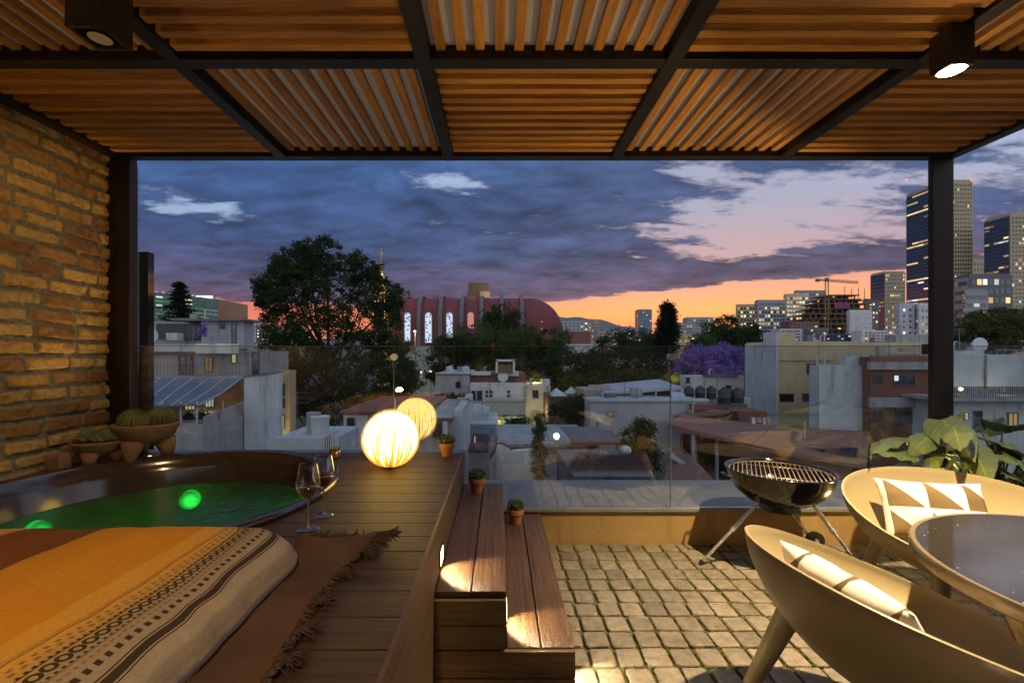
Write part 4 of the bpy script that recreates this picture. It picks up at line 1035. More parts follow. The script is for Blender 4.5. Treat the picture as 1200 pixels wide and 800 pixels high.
P_['lity'] = emat('yellow lit room', (1.0, .76, .30), .9, .3)

def box_thing(name, label, cat, x0, x1, yt, d, mat, depth=8, group=None, yb=None, part='wall'):
    """a volume whose front stands at distance d and spans x0..x1, roof line yt on the photograph"""
    xa, xb = X(x0, d), X(x1, d); zt = Z(yt, d); zb = GZ if yb is None else Z(yb, d)
    t = thing(name, label, cat, ((xa + xb) / 2, d, GZ), group)
    b = MB(); b.box(xa, xb, d, d + depth, zb, zt); b.build(part, mat, t)
    return t
def pb(t, name, x0, x1, y0, y1, d, mat, depth=.3, bevel=0):
    b = MB(); b.box(X(x0, d), X(x1, d), d, d + depth, Z(y1, d), Z(y0, d)); return b.build(name, mat, t, bevel=bevel)
def win(t, x0, x1, y0, y1, d, pane='glassd', frame='frame', bars=1, name='window'):
    """framed window set 6 cm proud of the wall whose front is at d"""
    xa, xb, za, zb = X(x0, d), X(x1, d), Z(y1, d), Z(y0, d); fw = min((xb - xa), (zb - za)) * .09; b = MB(); y0_, y1_ = d - .06, d + .02
    b.box(xa, xb, y0_, y1_, za, za + fw); b.box(xa, xb, y0_, y1_, zb - fw, zb); b.box(xa, xa + fw, y0_, y1_, za + fw, zb - fw); b.box(xb - fw, xb, y0_, y1_, za + fw, zb - fw)
    for k in range(bars):
        xm = xa + (xb - xa) * (k + 1) / (bars + 1); b.box(xm - fw * .35, xm + fw * .35, y0_, y1_, za + fw, zb - fw)
    f = b.build(name, P_[frame], t)
    b = MB(); b.box(xa + fw * .5, xb - fw * .5, d - .03, d - .004, za + fw * .5, zb - fw * .5); b.build('pane', P_[pane], f)
    return f
MESHC = {}
def grid(t, face, plane, u0, u1, z0, z1, nu, nz, fu, fz, lit=.1, dark='glassd', lits=('lit', 'lity', 'litw'), cap=100, run=0, rs_=1):
    """rows of windows on a facade; face 'f' looks at the viewer (plane = y), 'l' is the left side (plane = x)"""
    rr = random.Random(rs_ * 77 + nu); du, dz = (u1 - u0) / nu, (z1 - z0) / nz; w_, h_ = du * fu, dz * fz; cells = []
    streak = None
    for k in range(nz):
        for i in range(nu):
            if run and rr.random() < run * .35: streak = rr.choice(lits) if rr.random() < lit * 1.2 else None
            if run: mt_ = streak if streak and rr.random() < .85 else dark
            else: mt_ = rr.choice(lits) if rr.random() < lit else dark
            cells.append((u0 + (i + .5) * du, z0 + (k + .5) * dz, mt_))
    cells.sort(key=lambda c: (c[2] == dark, rr.random()))
    e = .12
    def bxm(b, u, z):
        if face == 'f': b.box(u - w_ / 2, u + w_ / 2, plane - e, plane - .02, z - h_ / 2, z + h_ / 2)
        else: b.box(plane - e, plane - .02, u - w_ / 2, u + w_ / 2, z - h_ / 2, z + h_ / 2)
    for (u, z, mt_) in cells[:cap]:
        key = (face, round(w_, 4), round(h_, 4), mt_)
        if key not in MESHC:
            b = MB()
            if face == 'f': b.box(-w_ / 2, w_ / 2, -e, -.02, -h_ / 2, h_ / 2)
            else: b.box(-e, -.02, -w_ / 2, w_ / 2, -h_ / 2, h_ / 2)
            o = b.build('window', P_[mt_], t, local=True); MESHC[key] = o.data
        else:
            o = bpy.data.objects.new('window', MESHC[key]); COL.objects.link(o); o.parent = t
        o.matrix_parent_inverse = wm(t).inverted(); o.location = (u, plane, z) if face == 'f' else (plane, u, z)
    if len(cells) > cap:
        mats = []; b = MB()
        for (u, z, mt_) in cells[cap:]:
            if mt_ not in mats: mats.append(mt_)
            b.cur = mats.index(mt_); bxm(b, u, z)
        tag(b.build('windows', [P_[q] for q in mats], t), kind='stuff')

# ---------------- trees
M['bark'] = pmat('bark', (.07, .05, .035), (.04, .03, .02), .95, scale=6, bump=.8, bscale=20)
def leafmat(name, a, c):
    m, nt, out = newmat(name); N = NT(nt); geo = nt.nodes.new('ShaderNodeNewGeometry')
    f = N.mix(geo.outputs['Random Per Island'], c, a); f = N.mix(N.noise(N.coord(), .6, 3), f, tuple(x * .6 for x in c))
    d1 = N.n('ShaderNodeBsdfDiffuse', Color=f); d2 = N.n('ShaderNodeBsdfTranslucent', Color=f); mx = nt.nodes.new('ShaderNodeMixShader'); mx.inputs[0].default_value = .3
    N.put(mx.inputs[1], d1.outputs[0]); N.put(mx.inputs[2], d2.outputs[0]); N.put(out.inputs[0], mx.outputs[0]); return m
LM = dict(dark=leafmat('dark foliage', (.075, .12, .045), (.035, .06, .022)), mid=leafmat('green foliage', (.12, .17, .06), (.055, .09, .03)), con=leafmat('conifer foliage', (.03, .045, .025), (.014, .022, .014)),
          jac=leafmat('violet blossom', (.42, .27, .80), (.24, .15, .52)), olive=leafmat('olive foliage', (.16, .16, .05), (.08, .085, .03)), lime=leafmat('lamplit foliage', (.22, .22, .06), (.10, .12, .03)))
def leaves(pts, size, rg):
    """numpy: one bent quad per point"""
    n_ = len(pts); P = np.array(pts); r2 = np.random.RandomState(rg)
    a = r2.normal(size=(n_, 3)); a /= np.linalg.norm(a, axis=1)[:, None]; c = np.cross(a, r2.normal(size=(n_, 3))); c /= np.linalg.norm(c, axis=1)[:, None]
    s_ = size * r2.uniform(.6, 1.25, (n_, 1))
    V = np.stack([P - a * s_ * .5, P + c * s_ * .28, P + a * s_ * .5, P - c * s_ * .28], 1).reshape(-1, 3)
    Fq = np.arange(n_ * 4).reshape(-1, 4)
    return V, Fq
def crown_mesh(name, V, Fq, mat, parent):
    me = bpy.data.meshes.new(name); me.vertices.add(len(V)); me.vertices.foreach_set('co', V.reshape(-1).astype(np.float32))
    me.loops.add(len(Fq) * 4); me.loops.foreach_set('vertex_index', Fq.reshape(-1).astype(np.int32)); me.polygons.add(len(Fq)); me.polygons.foreach_set('loop_start', np.arange(0, len(Fq) * 4, 4, dtype=np.int32))
    me.update(calc_edges=True); me.materials.append(mat); o = bpy.data.objects.new(name, me); COL.objects.link(o); o.parent = parent; o.matrix_parent_inverse = wm(parent).inverted(); return o
TS = [0]
def tree(name, label, d, lobes, mat='dark', leaf=.22, dens=1.0, trunk=None, group=None, cat='tree', depth=.8, limbs=True):
    """lobes: (px, py, rx px, ry px) of the leafy masses on the photograph's scale; every lobe gets real depth"""
    TS[0] += 1; rg = random.Random(TS[0] * 13); r2 = np.random.RandomState(TS[0])
    L = [(Vector((X(a, d), d + rg.uniform(-1, 1) * c_ * d / F * depth * .6, Z(b_, d))), c_ * d / F, e_ * d / F) for a, b_, c_, e_ in lobes]
    cx_ = sum(l[0].x * l[1] for l in L) / sum(l[1] for l in L) if trunk is None else X(trunk, d)
    t = thing(name, label, cat, (cx_, d, GZ), group)
    b = MB(); low = min(l[0].z - l[2] for l in L); hi = max(l[0].z for l in L); H_ = hi - GZ; tr_ = max(.12, H_ * .022)
    b.tube([(cx_, d, GZ), (cx_ + rg.uniform(-.2, .2), d, GZ + H_ * .3), (cx_ + rg.uniform(-.3, .3), d, GZ + H_ * .62)], [tr_ * 1.2, tr_ * .85, tr_ * .5], 9)
    if limbs:
        for (c, rx, rz) in L:
            s0 = Vector((cx_, d, GZ + H_ * rg.uniform(.35, .6))); mid_ = s0.lerp(c, .5) + Vector((0, 0, -.05 * H_ * rg.random()))
            b.tube([s0, mid_, c, c + Vector((rg.uniform(-.3, .3) * rx, 0, rz * .7))], [tr_ * .32, tr_ * .20, tr_ * .09, .02], 6)
    b.build('trunk', M['bark'], t, smooth=True)
    pts = []
    for (c, rx, rz) in L:
        ncl = max(8, int(44 * dens * (rx * rz) ** .5 / (leaf * 5)))
        for _ in range(ncl):
            v = r2.normal(size=3); v /= np.linalg.norm(v); k = r2.uniform(.25, 1.35) ** .5
            p = np.array([c.x + v[0] * rx * k, c.y + v[1] * rx * depth * k, c.z + v[2] * rz * k])
            cr = leaf * r2.uniform(1.2, 3.8); n_ = int(60 * dens)
            q = r2.normal(size=(n_, 3)); q /= np.linalg.norm(q, axis=1)[:, None]; q *= (r2.uniform(0, 1, (n_, 1)) ** .45) * cr; q[:, 2] *= .75
            pts.append(p + q)
    A_ = np.concatenate(pts); fr_ = 1.1 / (leaf * 7)
    keep = [mnoise.noise(Vector(p) * fr_) + .45 * mnoise.noise(Vector(p) * fr_ * 2.7) > -.30 for p in A_.tolist()]; A_ = A_[np.array(keep)]
    V, Fq = leaves(A_, leaf, TS[0]); crown_mesh('crown', V, Fq, LM[mat], t)
    return t
def conifer(label, d, px, ytop, ybot, wpx, leaf=.2, tiers=16, name='conifer_tree', flat=False, n=90, up=.0):
    TS[0] += 1; r2 = np.random.RandomState(TS[0]); rg = random.Random(TS[0])
    x, zt, zb, wd = X(px, d), Z(ytop, d), Z(ybot, d), wpx * d / F / 2
    t = thing(name, label, 'tree', (x, d, GZ)); b = MB(); b.tube([(x, d, GZ), (x, d, zb), (x, d, zt)], [.25, .2, .03], 8); pts = []
    for k in range(tiers):
        v = (k + .5) / tiers; z = zt + (zb - zt) * v; rad = wd * (v ** .8 if flat else min(1, .25 + v * 1.1) * (1 if v < .85 else .8)) * rg.uniform(.75, 1.15)
        nb_ = 7
        for j in range(nb_):
            a = rg.uniform(0, 6.28); L = rad * rg.uniform(.7, 1.1); e_ = Vector((x + math.cos(a) * L, d + math.sin(a) * L, z + up * L + rg.uniform(-.1, .1) * L))
            b.tube([(x, d, z), e_], [.05, .01], 5)
            n_ = int(n); s_ = r2.uniform(.12, 1, (n_, 1)); base = np.array([x, d, z]) * (1 - s_) + np.array(e_) * s_
            pts.append(base + r2.normal(size=(n_, 3)) * np.array([leaf * .9, leaf * .9, leaf * (.35 if flat else .8)]))
    b.build('trunk', M['bark'], t); V, Fq = leaves(np.concatenate(pts), leaf, TS[0]); crown_mesh('crown', V, Fq, LM['con'], t); return t

# ---------------- far skyline
def tower(label, x0, xc, x1, yt, d, group=None, name='office_tower', front='beige', side='glassb', nu=8, nz=26, su=5, sz=30, lit=.06, slit=.12, fu=.5, fz=.5, zb=GZ):
    """front face xc..x1 at distance d, left flank seen from x0 to xc"""
    xa, xb = X(xc, d), X(x1, d); d2 = xa * F / (x0 - CX) if x0 < xc else d + 12
    t = thing(name, label, 'skyscraper' if yt < 330 else 'building', ((xa + xb) / 2, d, GZ), group); zt = Z(yt, d)
    b = MB(); b.box(xa, xb, d, d2, GZ, zt); b.build('facade', P_[front], t)
    if x0 < xc and side != front:
        b = MB(); b.box(xa - .25, xa - .01, d + .4, d2 - .4, GZ, zt - 1.0); b.build('glass_flank', P_[side], t)
        grid(t, 'l', xa - .27, d + .8, d2 - .8, Z(400, d), zt - 1.6, su, sz, .96, .42, slit, 'glassd', ('lit', 'litw', 'lity', 'litd'), 100, 1, int(xc))
    elif x0 < xc: grid(t, 'l', xa, d + .8, d2 - .8, Z(400, d), zt - 1.6, su, sz, fu, fz, slit, 'glassd', ('lit', 'litw', 'lity'), 100, 0, int(xc))
    grid(t, 'f', d, xa + .6, xb - .6, Z(400, d), zt - 1.2, nu, nz, fu, fz, lit, 'glassd', ('lit', 'lity', 'litw'), 100, 0, int(x1))
    b = MB(); b.box(xa + .5, xb - .5, d + .5, d2 - .5, zt, zt + .012 * (zt - GZ)); b.build('parapet', P_[front], t)
    return t
ga = 'lit office and apartment blocks on the skyline'
P_['red'] = emat('red roof beacon', (1, .12, .1), 3)
tw = tower('tallest tower, dark blue glass flank and tan gridded front, behind the pergola post', 1062, 1106, 1140, 213, 330, ga, nu=11, nz=38, su=6, sz=44, lit=.035, slit=.15)
for px in (1063, 1139):
    b = MB(); b.ball((X(px, 330), 330.5, Z(212, 330) + .7), .7, 8, 6); b.build('beacon', P_['red'], tw)
tower('second tall tower with dark glass flank and tan gridded front at the right edge', 1153, 1184, 1240, 251, 300, ga, nu=13, nz=30, su=5, sz=34, lit=.10, slit=.16)
tower('shorter yellowish gridded block with dark glass flank, left of the tallest tower', 1020, 1037, 1061, 319, 420, ga, nu=9, nz=17, su=4, sz=18, lit=.18, slit=.14)
tower('small tan tower top showing between the two tall towers', 1139, 1140, 1160, 305, 480, ga, side='beige', nu=5, nz=14, lit=.05)
tower('blue grey office block with a glazed right half, at the foot of the tall towers', 1118, 1136, 1186, 322, 210, ga, front='dgrey', side='grey', nu=7, nz=7, su=4, sz=7, lit=.2, slit=.3, fu=.75, fz=.62)
tw = tower('low glassy block with bright lower windows, right of the pergola post', 1130, 1131, 1158, 340, 190, ga, front='grey', side='grey', nu=3, nz=6, lit=.35, fu=.8, fz=.4)
tower('slender white stair block left of the pergola post', 1050, 1054, 1072, 356, 170, ga, front='blue', side='blue', nu=2, nz=6, su=2, sz=6, lit=.1, slit=0, fu=.3, fz=.4)
tower('narrow white block touching the left side of the pergola post', 1074, 1077, 1090, 356, 168, ga, front='white', side='blue', nu=2, nz=5, lit=.1, fu=.25, fz=.4)
tower('pale apartment block with a bright middle floor, far left of the lit skyline row', 862, 863, 886, 357, 320, ga, front='beige', side='beige', nu=6, nz=9, lit=.3, fu=.6)
tower('blue grey apartment block dotted with many lit windows', 884, 888, 921, 352, 300, ga, front='grey', side='grey', nu=9, nz=10, su=2, sz=10, lit=.36, slit=.2, fu=.62, fz=.55)
tower('bright cream block with rows of yellow windows beside the construction site', 918, 921, 948, 345, 310, ga, front='cream', side='cream', nu=7, nz=11, su=2, sz=10, lit=.6, slit=.4, fu=.65, fz=.5)
tower('white roofed long block behind the construction site', 930, 932, 968, 341, 380, ga, front='grey', side='grey', nu=9, nz=12, lit=.4, fu=.65)
tower('dark narrow block between the construction site and the yellowish tower', 1012, 1014, 1030, 352, 340, ga, front='dgrey', side='dgrey', nu=4, nz=9, lit=.45, fu=.5)
tower('white blank walled block in front of the construction site', 992, 996, 1022, 364, 190, ga, front='white', side='blue', nu=2, nz=3, lit=0, fu=.1, fz=.1)
tower('round cornered blue glass tower standing alone against the mountains', 744, 748, 764, 363, 520, ga, front='glassb', side='glassb', nu=7, nz=11, su=2, sz=10, lit=.18, slit=.1, fu=.7, fz=.4)
tw = tower('wide grey hillside block right of the cypress', 800, 806, 836, 372, 420, ga, front='grey', side='grey', nu=10, nz=8, lit=.14, fu=.6, fz=.4)
tower('lower stepped grey block beside the cypress', 786, 790, 812, 379, 380, ga, front='grey', side='dgrey', nu=6, nz=6, lit=.18, fu=.5, fz=.4)
tower('tan low block at the foot of the cypress', 792, 794, 822, 392, 200, ga, front='tan', side='tan', nu=8, nz=3, lit=.3, fu=.5, fz=.4)

# construction site + crane
cs = thing('construction_site', 'half built concrete frame with open floors on the skyline', 'building', (X(975, 280), 280, GZ))
rr_ = random.Random(4)
levels = [(935, 1020, 385), (938, 1020, 379), (944, 1022, 373), (948, 1024, 367), (952, 1022, 361), (958, 1022, 355), (964, 1020, 350), (972, 1008, 345)]
for i, (a, c, yy) in enumerate(levels):
    pb(cs, 'floor_slab', a, c, yy, yy + 1.2, 280, P_['brown'] if i % 2 else P_['brick'], 16)
    bb = MB(); xx = a + 2
    while xx < c - 2:
        bb.box(X(xx, 280), X(xx + .9, 280), 280.5, 281.2, Z(yy + 7, 280), Z(yy + 1.3, 280)); xx += 6 + rr_.random() * 2
    bb.box(X(a + 2, 280), X(c - 2, 280), 288, 288.5, Z(yy + 6.8, 280), Z(yy + 1.3, 280))
    bb.build('columns', P_['brown'], cs)
pb(cs, 'purple_netting', 978, 996, 354, 361, 279.4, pmat('magenta net', (.25, .04, .16)), .3)
for (a, yy) in ((966, 372), (983, 384), (1001, 377), (958, 352), (976, 347), (1010, 350)):
    pb(cs, 'work_lamp', a, a + 2.2, yy, yy + 1.6, 279.2, P_['lit'], .3)
for xx in (990, 998, 1006, 1013):
    pb(cs, 'mast', xx, xx + .5, 336 + (xx % 3), 350, 284, P_['metal'], .3)
cr = thing('tower_crane', 'yellow tower crane standing over the construction site', 'crane', (X(969, 275), 275, GZ))
P_['crane'] = pmat('crane paint', (.30, .20, .06), None, .5)
def lattice(p0, p1, w_, n_, name, par):
    b = MB(); p0 = Vector(p0); p1 = Vector(p1); ax_ = (p1 - p0).normalized(); s_ = ax_.orthogonal().normalized() * w_; u_ = ax_.cross(s_).normalized() * w_
    cs_ = [s_ + u_, s_ - u_, -s_ - u_, -s_ + u_]
    for c in cs_: b.tube([p0 + c, p1 + c], .13, 4)
    for i in range(n_):
        a = p0.lerp(p1, i / n_); c = p0.lerp(p1, (i + 1) / n_)
        for k in range(4): b.tube([a + cs_[k], c + cs_[(k + 1) % 4]], .08, 3)
    return b.build(name, P_['crane'], par)
lattice((X(969, 275), 275, Z(390, 275)), (X(969, 275), 275, Z(327, 275)), .8, 22, 'mast', cr)
lattice((X(957, 275), 275, Z(327.5, 275)), (X(1006, 275), 275, Z(331, 275)), .55, 18, 'jib', cr)
b = MB(); b.box(X(956, 275), X(960, 275), 274.5, 275.5, Z(330, 275), Z(327, 275)); b.build('counterweight', P_['dgrey'], cr)
b = MB(); b.box(X(967.5, 275), X(970.5, 275), 274.2, 275.8, Z(329.5, 275), Z(325.5, 275)); b.build('cab', P_['crane'], cr)

# mass of far town roofs and lights that nobody could count
b = MB(); rr_ = random.Random(8)
for _ in range(900):
    d = rr_.uniform(300, 1500); px = rr_.choice([rr_.uniform(238, 330), rr_.uniform(640, 870), rr_.uniform(640, 870), rr_.uniform(450, 1200)]); hh = rr_.uniform(4, 13) * (1 + d / 900)
    x = X(px, d); wd = rr_.uniform(8, 26); b.cur = rr_.choice([0, 1, 2, 3]); z0 = GZ; b.box(x - wd / 2, x + wd / 2, d, d + wd, z0, z0 + hh)
    for k in range(rr_.randint(0, 5)):
        b.cur = rr_.choice([4, 5, 5, 6]); s_ = d * .0009 * rr_.uniform(.5, 1.4); xx = x + rr_.uniform(-.4, .4) * wd; zz = z0 + hh * rr_.uniform(.35, .95); b.box(xx - s_, xx + s_, d - .4, d - .1, zz - s_, zz + s_)
tag(b.build('far_town', [P_['white'], P_['grey'], P_['pink'], P_['dgrey'], P_['litw'], P_['lit'], P_['lity']]), 'far off low town of small roofs and lit dots below the mountains', 'town', kind='stuff')

# curved glass office left
t = thing('glass_office', 'wide green glass office building with white lights along its roof edge, far left', 'building', (X(200, 160), 160, GZ))
xa, xb = X(140, 160), X(237, 160); n_ = 14; pts = []
for i in range(n_ + 1):
    u = i / n_; pts.append((xa + (xb - xa) * u, 160 + 9 * u ** 3))
zt0, zt1 = Z(339, 160), Z(347, 160)
b = MB(); P_['green_glass'] = pmat('green office glass', (.05, .12, .11), (.03, .08, .08), .15, scale=.05); P_['lit_off'] = emat('office floor light', (.45, .85, .65), .16, .5); P_['lit_off2'] = emat('office floor bright light', (.8, .95, .6), .6, .6)
for i in range(n_):
    (x1_, y1_), (x2_, y2_) = pts[i], pts[i + 1]; za_, zb_ = zt0 + (zt1 - zt0) * i / n_, zt0 + (zt1 - zt0) * (i + 1) / n_
    b.add([(x1_, y1_, GZ), (x2_, y2_, GZ), (x2_, y2_, zb_), (x1_, y1_, za_), (x1_, y1_ + 20, GZ), (x2_, y2_ + 20, GZ), (x2_, y2_ + 20, zb_), (x1_, y1_ + 20, za_)], [(0, 1, 2, 3), (3, 2, 6, 7), (5, 4, 7, 6)] + ([(1, 5, 6, 2)] if i == n_ - 1 else []))
b.build('facade', P_['green_glass'], t)
for k in range(9):
    b = MB(); b.cur = 0
    for i in range(n_):
        (x1_, y1_), (x2_, y2_) = pts[i], pts[i + 1]; zk = [zt0 + (zt1 - zt0) * (i + e_) / n_ - 1.2 - k * 1.45 for e_ in (0, 1)]
        b.cur = 1 if rr_.random() < .12 else 0
        b.add([(x1_, y1_ - .15, zk[0] - .55), (x2_ - .1, y2_ - .15, zk[1] - .55), (x2_ - .1, y2_ - .15, zk[1]), (x1_, y1_ - .15, zk[0])], [(0, 1, 2, 3)])
    b.build('window_band', [P_['lit_off'], P_['lit_off2']], t)
for i in range(0, n_ + 1):
    b = MB(); b.ball((pts[i][0], pts[i][1], zt0 + (zt1 - zt0) * i / n_ + .35), .22 if i % 4 else .42, 8, 6); b.build('roof_light', P_['litw'], t)
b = MB(); b.box(xb - 7, xb - 1, 167, 167.4, zt1 + .1, zt1 + 1.1); b.build('roof_sign', emat('roof sign glow', (.8, .9, 1), 1.6), t)

# ---------------- the church
ch_ = thing('church', 'long dark red barrel vaulted church with grey ribs and lit stained windows', 'church', (X(570, 100), 100, GZ))
P_['rib'] = plaster('church rib', (.13, .14, .15)); P_['church'] = pmat('red church shell', (.17, .030, .034), (.12, .022, .026), .7, scale=.4, stretch=(1, 1, .3), dirt=.4)
D = 100; xl_, xr_ = X(440, D), X(627, D); zt = Z(346.5, D); zb_ = GZ; R_ = 9.0
xr2 = X(667, D); na = 14
prof = []                                           # front half: vertical wall then quarter curve back to the ridge
zc_ = zt - R_
for i in range(na + 1):
    a = PI / 2 * i / na; prof.append((D + R_ * .55 * (1 - math.cos(a)) , Z(382, D) + (zt - Z(382, D)) * math.sin(a)))
prof = [(D, zb_)] + prof
yr = prof[-1][0]
full = prof + [(2 * (D + R_) - y_, z_) for y_, z_ in prof[::-1]]
b = MB(); n2_ = len(full); vs = [(xl_, y_, z_) for y_, z_ in full] + [(xr_, y_, z_) for y_, z_ in full]
b.add(vs, [(i, i + n2_, i + n2_ + 1, i + 1) for i in range(n2_ - 1)]); b.build('vault', P_['church'], ch_, auto=40)
b = MB(); vs = []; rx = xr2 - xr_; m_ = 20                 # rounded apse end
cyy = D + R_
for k in range(na + 2):
    y_, z_ = prof[k]; ry = cyy - y_; sc2 = ry / R_
    zz_ = z_; q = (z_ - Z(395, D)) / (zt - Z(395, D)); rxx = rx * math.sqrt(max(0, 1 - max(0, q) ** 2.2)) if k < na + 1 else .01
    for j in range(m_ + 1):
        a = -PI / 2 + PI * j / m_; vs.append((xr_ + max(rxx, .01) * math.cos(a), cyy + ry * math.sin(a), zz_))
b.add(vs, [(k * (m_ + 1) + j, k * (m_ + 1) + j + 1, (k + 1) * (m_ + 1) + j + 1, (k + 1) * (m_ + 1) + j) for k in range(na + 1) for j in range(m_)])
b.build('apse', P_['church'], ch_, auto=40)
for px in (491, 516, 541, 564, 588, 612):
    b = MB(); x = X(px, D); hw = .42
    vs = []
    for (y_, z_) in prof: vs += [(x - hw, y_ - .6, z_ + (.5 if z_ > Z(380, D) else 0)), (x + hw, y_ - .6, z_ + (.5 if z_ > Z(380, D) else 0))]
    vs += [(x - hw, yr + 2, zt + .5), (x + hw, yr + 2, zt + .5)]
    n3 = len(vs) // 2
    b.add(vs, [(2 * i, 2 * i + 1, 2 * i + 3, 2 * i + 2) for i in range(n3 - 1)])
    o = len(b.v); b.add([(p[0], p[1] + .9, p[2] - .1) for p in vs], [(2 * i, 2 * i + 2, 2 * i + 3, 2 * i + 1) for i in range(n3 - 1)])
    for i in range(n3 - 1):
        for s_ in (0, 1): b.f.append([2 * i + s_, 2 * i + 2 + s_, o + 2 * i + 2 + s_, o + 2 * i + s_]); b.mi.append(0)
    b.build('rib', P_['rib'], ch_)
def arched(x0, x1, y0, y1, d, mat, par, name='stained_window'):
    xa, xb, z0, z1 = X(x0, d), X(x1, d), Z(y1, d), Z(y0, d); r = (xb - xa) / 2; pts = [(xa, z0), (xb, z0)] + [((xa + xb) / 2 + r * math.cos(PI * i / 8), z1 - r + r * math.sin(PI * i / 8)) for i in range(9)]
    b = MB(); b.prism(pts, d - .02, d + .06); return b.build(name, mat, par)
m, nt_, out_ = newmat('stained glass lit'); N = NT(nt_)
vo = nt_.nodes.new('ShaderNodeTexVoronoi'); N.put(vo.inputs['Vector'], N.coord()); vo.inputs['Scale'].default_value = 1.9
cc = N.ramp(vo.outputs['Distance'], [(0, (.02, .03, .06)), (.30, (.06, .07, .12)), (.42, (.62, .72, .85)), (1, (.7, .8, .95))])
e = N.n('ShaderNodeEmission', Color=cc, Strength=.95); N.put(out_.inputs[0], e.outputs[0]); m.cycles.emission_sampling = 'NONE'; SG = m
SG2 = emat('coloured stained glass', (.9, .35, .25), .6); SGf = emat('window border glow', (.35, .5, .75), .6)
def zfit(x0, x1, y0, y1, mt_):
    f = arched(x0 - .6, x1 + .6, y0 - .8, y1 + .6, D - .5, SGf, ch_, 'window_border'); arched(x0, x1, y0, y1, D - .62, mt_, f, 'stained_glass')
zfit(474.5, 480.5, 366.5, 400, SG); zfit(498.5, 505.5, 366.5, 401, SG); zfit(523.5, 530, 366.5, 395, SG); zfit(548.5, 554.5, 366.5, 384, SG2)
b = MB()
for k, yy in enumerate((361.5, 368.5, 377, 385.5)):
    b = MB(); xx = X(634, D); b.box(xx, xx + .32, cyy - R_ * .985 - .3 + [1.6, .9, .45, .1][k], cyy - R_ * .985 + [1.6, .9, .45, .1][k] - .1, Z(yy, D) - .16, Z(yy, D) + .16); b.build('small_window', P_['lity'], ch_)
b = MB(); dd = D + R_ + 1
b.prism([(X(547, dd), Z(350, dd)), (X(573.5, dd), Z(350, dd)), (X(572, dd), Z(331, dd)), (X(549, dd), Z(331, dd))], dd, dd + 5); tw_ = b.build('lantern_block', P_['brown'], ch_)
pb(ch_, 'lit_box', 562, 574, 341, 348.5, dd - .6, P_['tan'], .5)
light('church_flood', 'SPOT', (X(567, 104), 104, Z(348, 104)), 900, (1, .75, .35), .3, ch_, (X(568, dd), dd, Z(344, dd)), 70)
b = MB(); b.tube([(X(588, D + R_), D + R_, zt), (X(588, D + R_), D + R_, Z(330, D + R_))], .05, 5); b.build('antenna', P_['metal'], ch_)
b = MB(); b.box(X(452, 97), X(512, 97), 97, 99.3, GZ, Z(405, 97)); b.build('base_building', plaster('church base', (.40, .44, .40)), ch_)

# spire
sp_ = thing('church_spire', 'floodlit golden openwork church spire rising behind the big tree', 'spire', (X(447, 88), 88, GZ)); x0 = X(447, 88)
P_['gold'] = pmat('floodlit stone', (.62, .42, .18), (.45, .3, .12), .7, scale=1)
b = MB()
hw = .95
for (sx_, sy_) in ((-1, -1), (1, -1), (-1, 1), (1, 1)): b.tube([(x0 + sx_ * hw, 88 + sy_ * hw, GZ), (x0 + sx_ * hw, 88 + sy_ * hw, Z(345, 88)), (x0 + sx_ * .5, 88 + sy_ * .5, Z(330, 88)), (x0 + sx_ * .16, 88 + sy_ * .16, Z(306, 88))], [.26, .2, .12, .06], 6)
for yy in (375, 362, 350, 343, 335, 327, 319, 312):
    h_ = hw if yy > 345 else hw * (yy - 300) / 46; z = Z(yy, 88); b.box(x0 - h_, x0 + h_, 88 - h_, 88 + h_, z - .12, z + .12)
b.build('belfry', P_['gold'], sp_)
b = MB(); b.tube([(x0, 88, Z(312, 88)), (x0, 88, Z(291, 88))], [.16, .05], 8); b.ball((x0, 88, Z(297, 88)), .28, 10, 8); b.build('finial', P_['gold'], sp_)
for (dx, yy) in ((-.4, 349), (.3, 336), (.2, 322)): 
    b = MB(); b.ball((x0 + dx, 88, Z(yy, 88)), .20, 8, 6); b.build('flood_lamp', P_['lamp'], sp_)
light('spire_flood', 'POINT', (x0 - .4, 84.5, Z(356, 88)), 1500, (1, .66, .25), .3, sp_)
# ---------------- trees of the middle distance
tree('broadleaf_tree', 'tallest dark broadleaf tree with several crowns, left of the church', 36,
     [(318, 340, 16, 22), (330, 375, 26, 24), (345, 310, 17, 26), (358, 300, 12, 20), (385, 305, 17, 26), (388, 345, 26, 34), (352, 350, 26, 30), (420, 315, 12, 22), (432, 345, 22, 30), (425, 380, 34, 26), (375, 390, 44, 24), (340, 398, 26, 16), (455, 372, 16, 24), (462, 352, 9, 16), (325, 312, 8, 12), (440, 320, 8, 14), (455, 410, 16, 20), (310, 352, 8, 20), (335, 330, 18, 22)], 'dark', .20, 1.05, trunk=385)
tree('hedge_tree', 'dark thicket of low trees under the tallest tree, above the white tank', 26, [(350, 430, 30, 22), (390, 440, 34, 24), (430, 450, 30, 26), (460, 470, 24, 20), (365, 465, 26, 20), (410, 475, 30, 18), (470, 440, 16, 20), (345, 470, 20, 24), (430, 425, 26, 14)], 'dark', .17, .9)
tree('hedge_tree', 'small bushy tree with dusky branches left of the grey church base', 48, [(478, 418, 12, 18), (470, 440, 16, 16), (488, 440, 12, 12)], 'olive', .22, .8)
gt = 'bushy trees between the white house and the church'
tree('broadleaf_tree', 'dark round tree crown in front of the middle of the church', 78, [(588, 372, 20, 13), (605, 382, 18, 14), (575, 385, 16, 14), (592, 392, 22, 12)], 'dark', .42, 1, group=gt)
tree('broadleaf_tree', 'widest green tree mass below the church roof', 62, [(560, 400, 30, 18), (590, 405, 34, 18), (620, 402, 26, 18), (640, 418, 22, 16), (600, 425, 36, 16), (570, 425, 26, 14), (655, 402, 12, 16)], 'mid', .34, 1, group=gt)
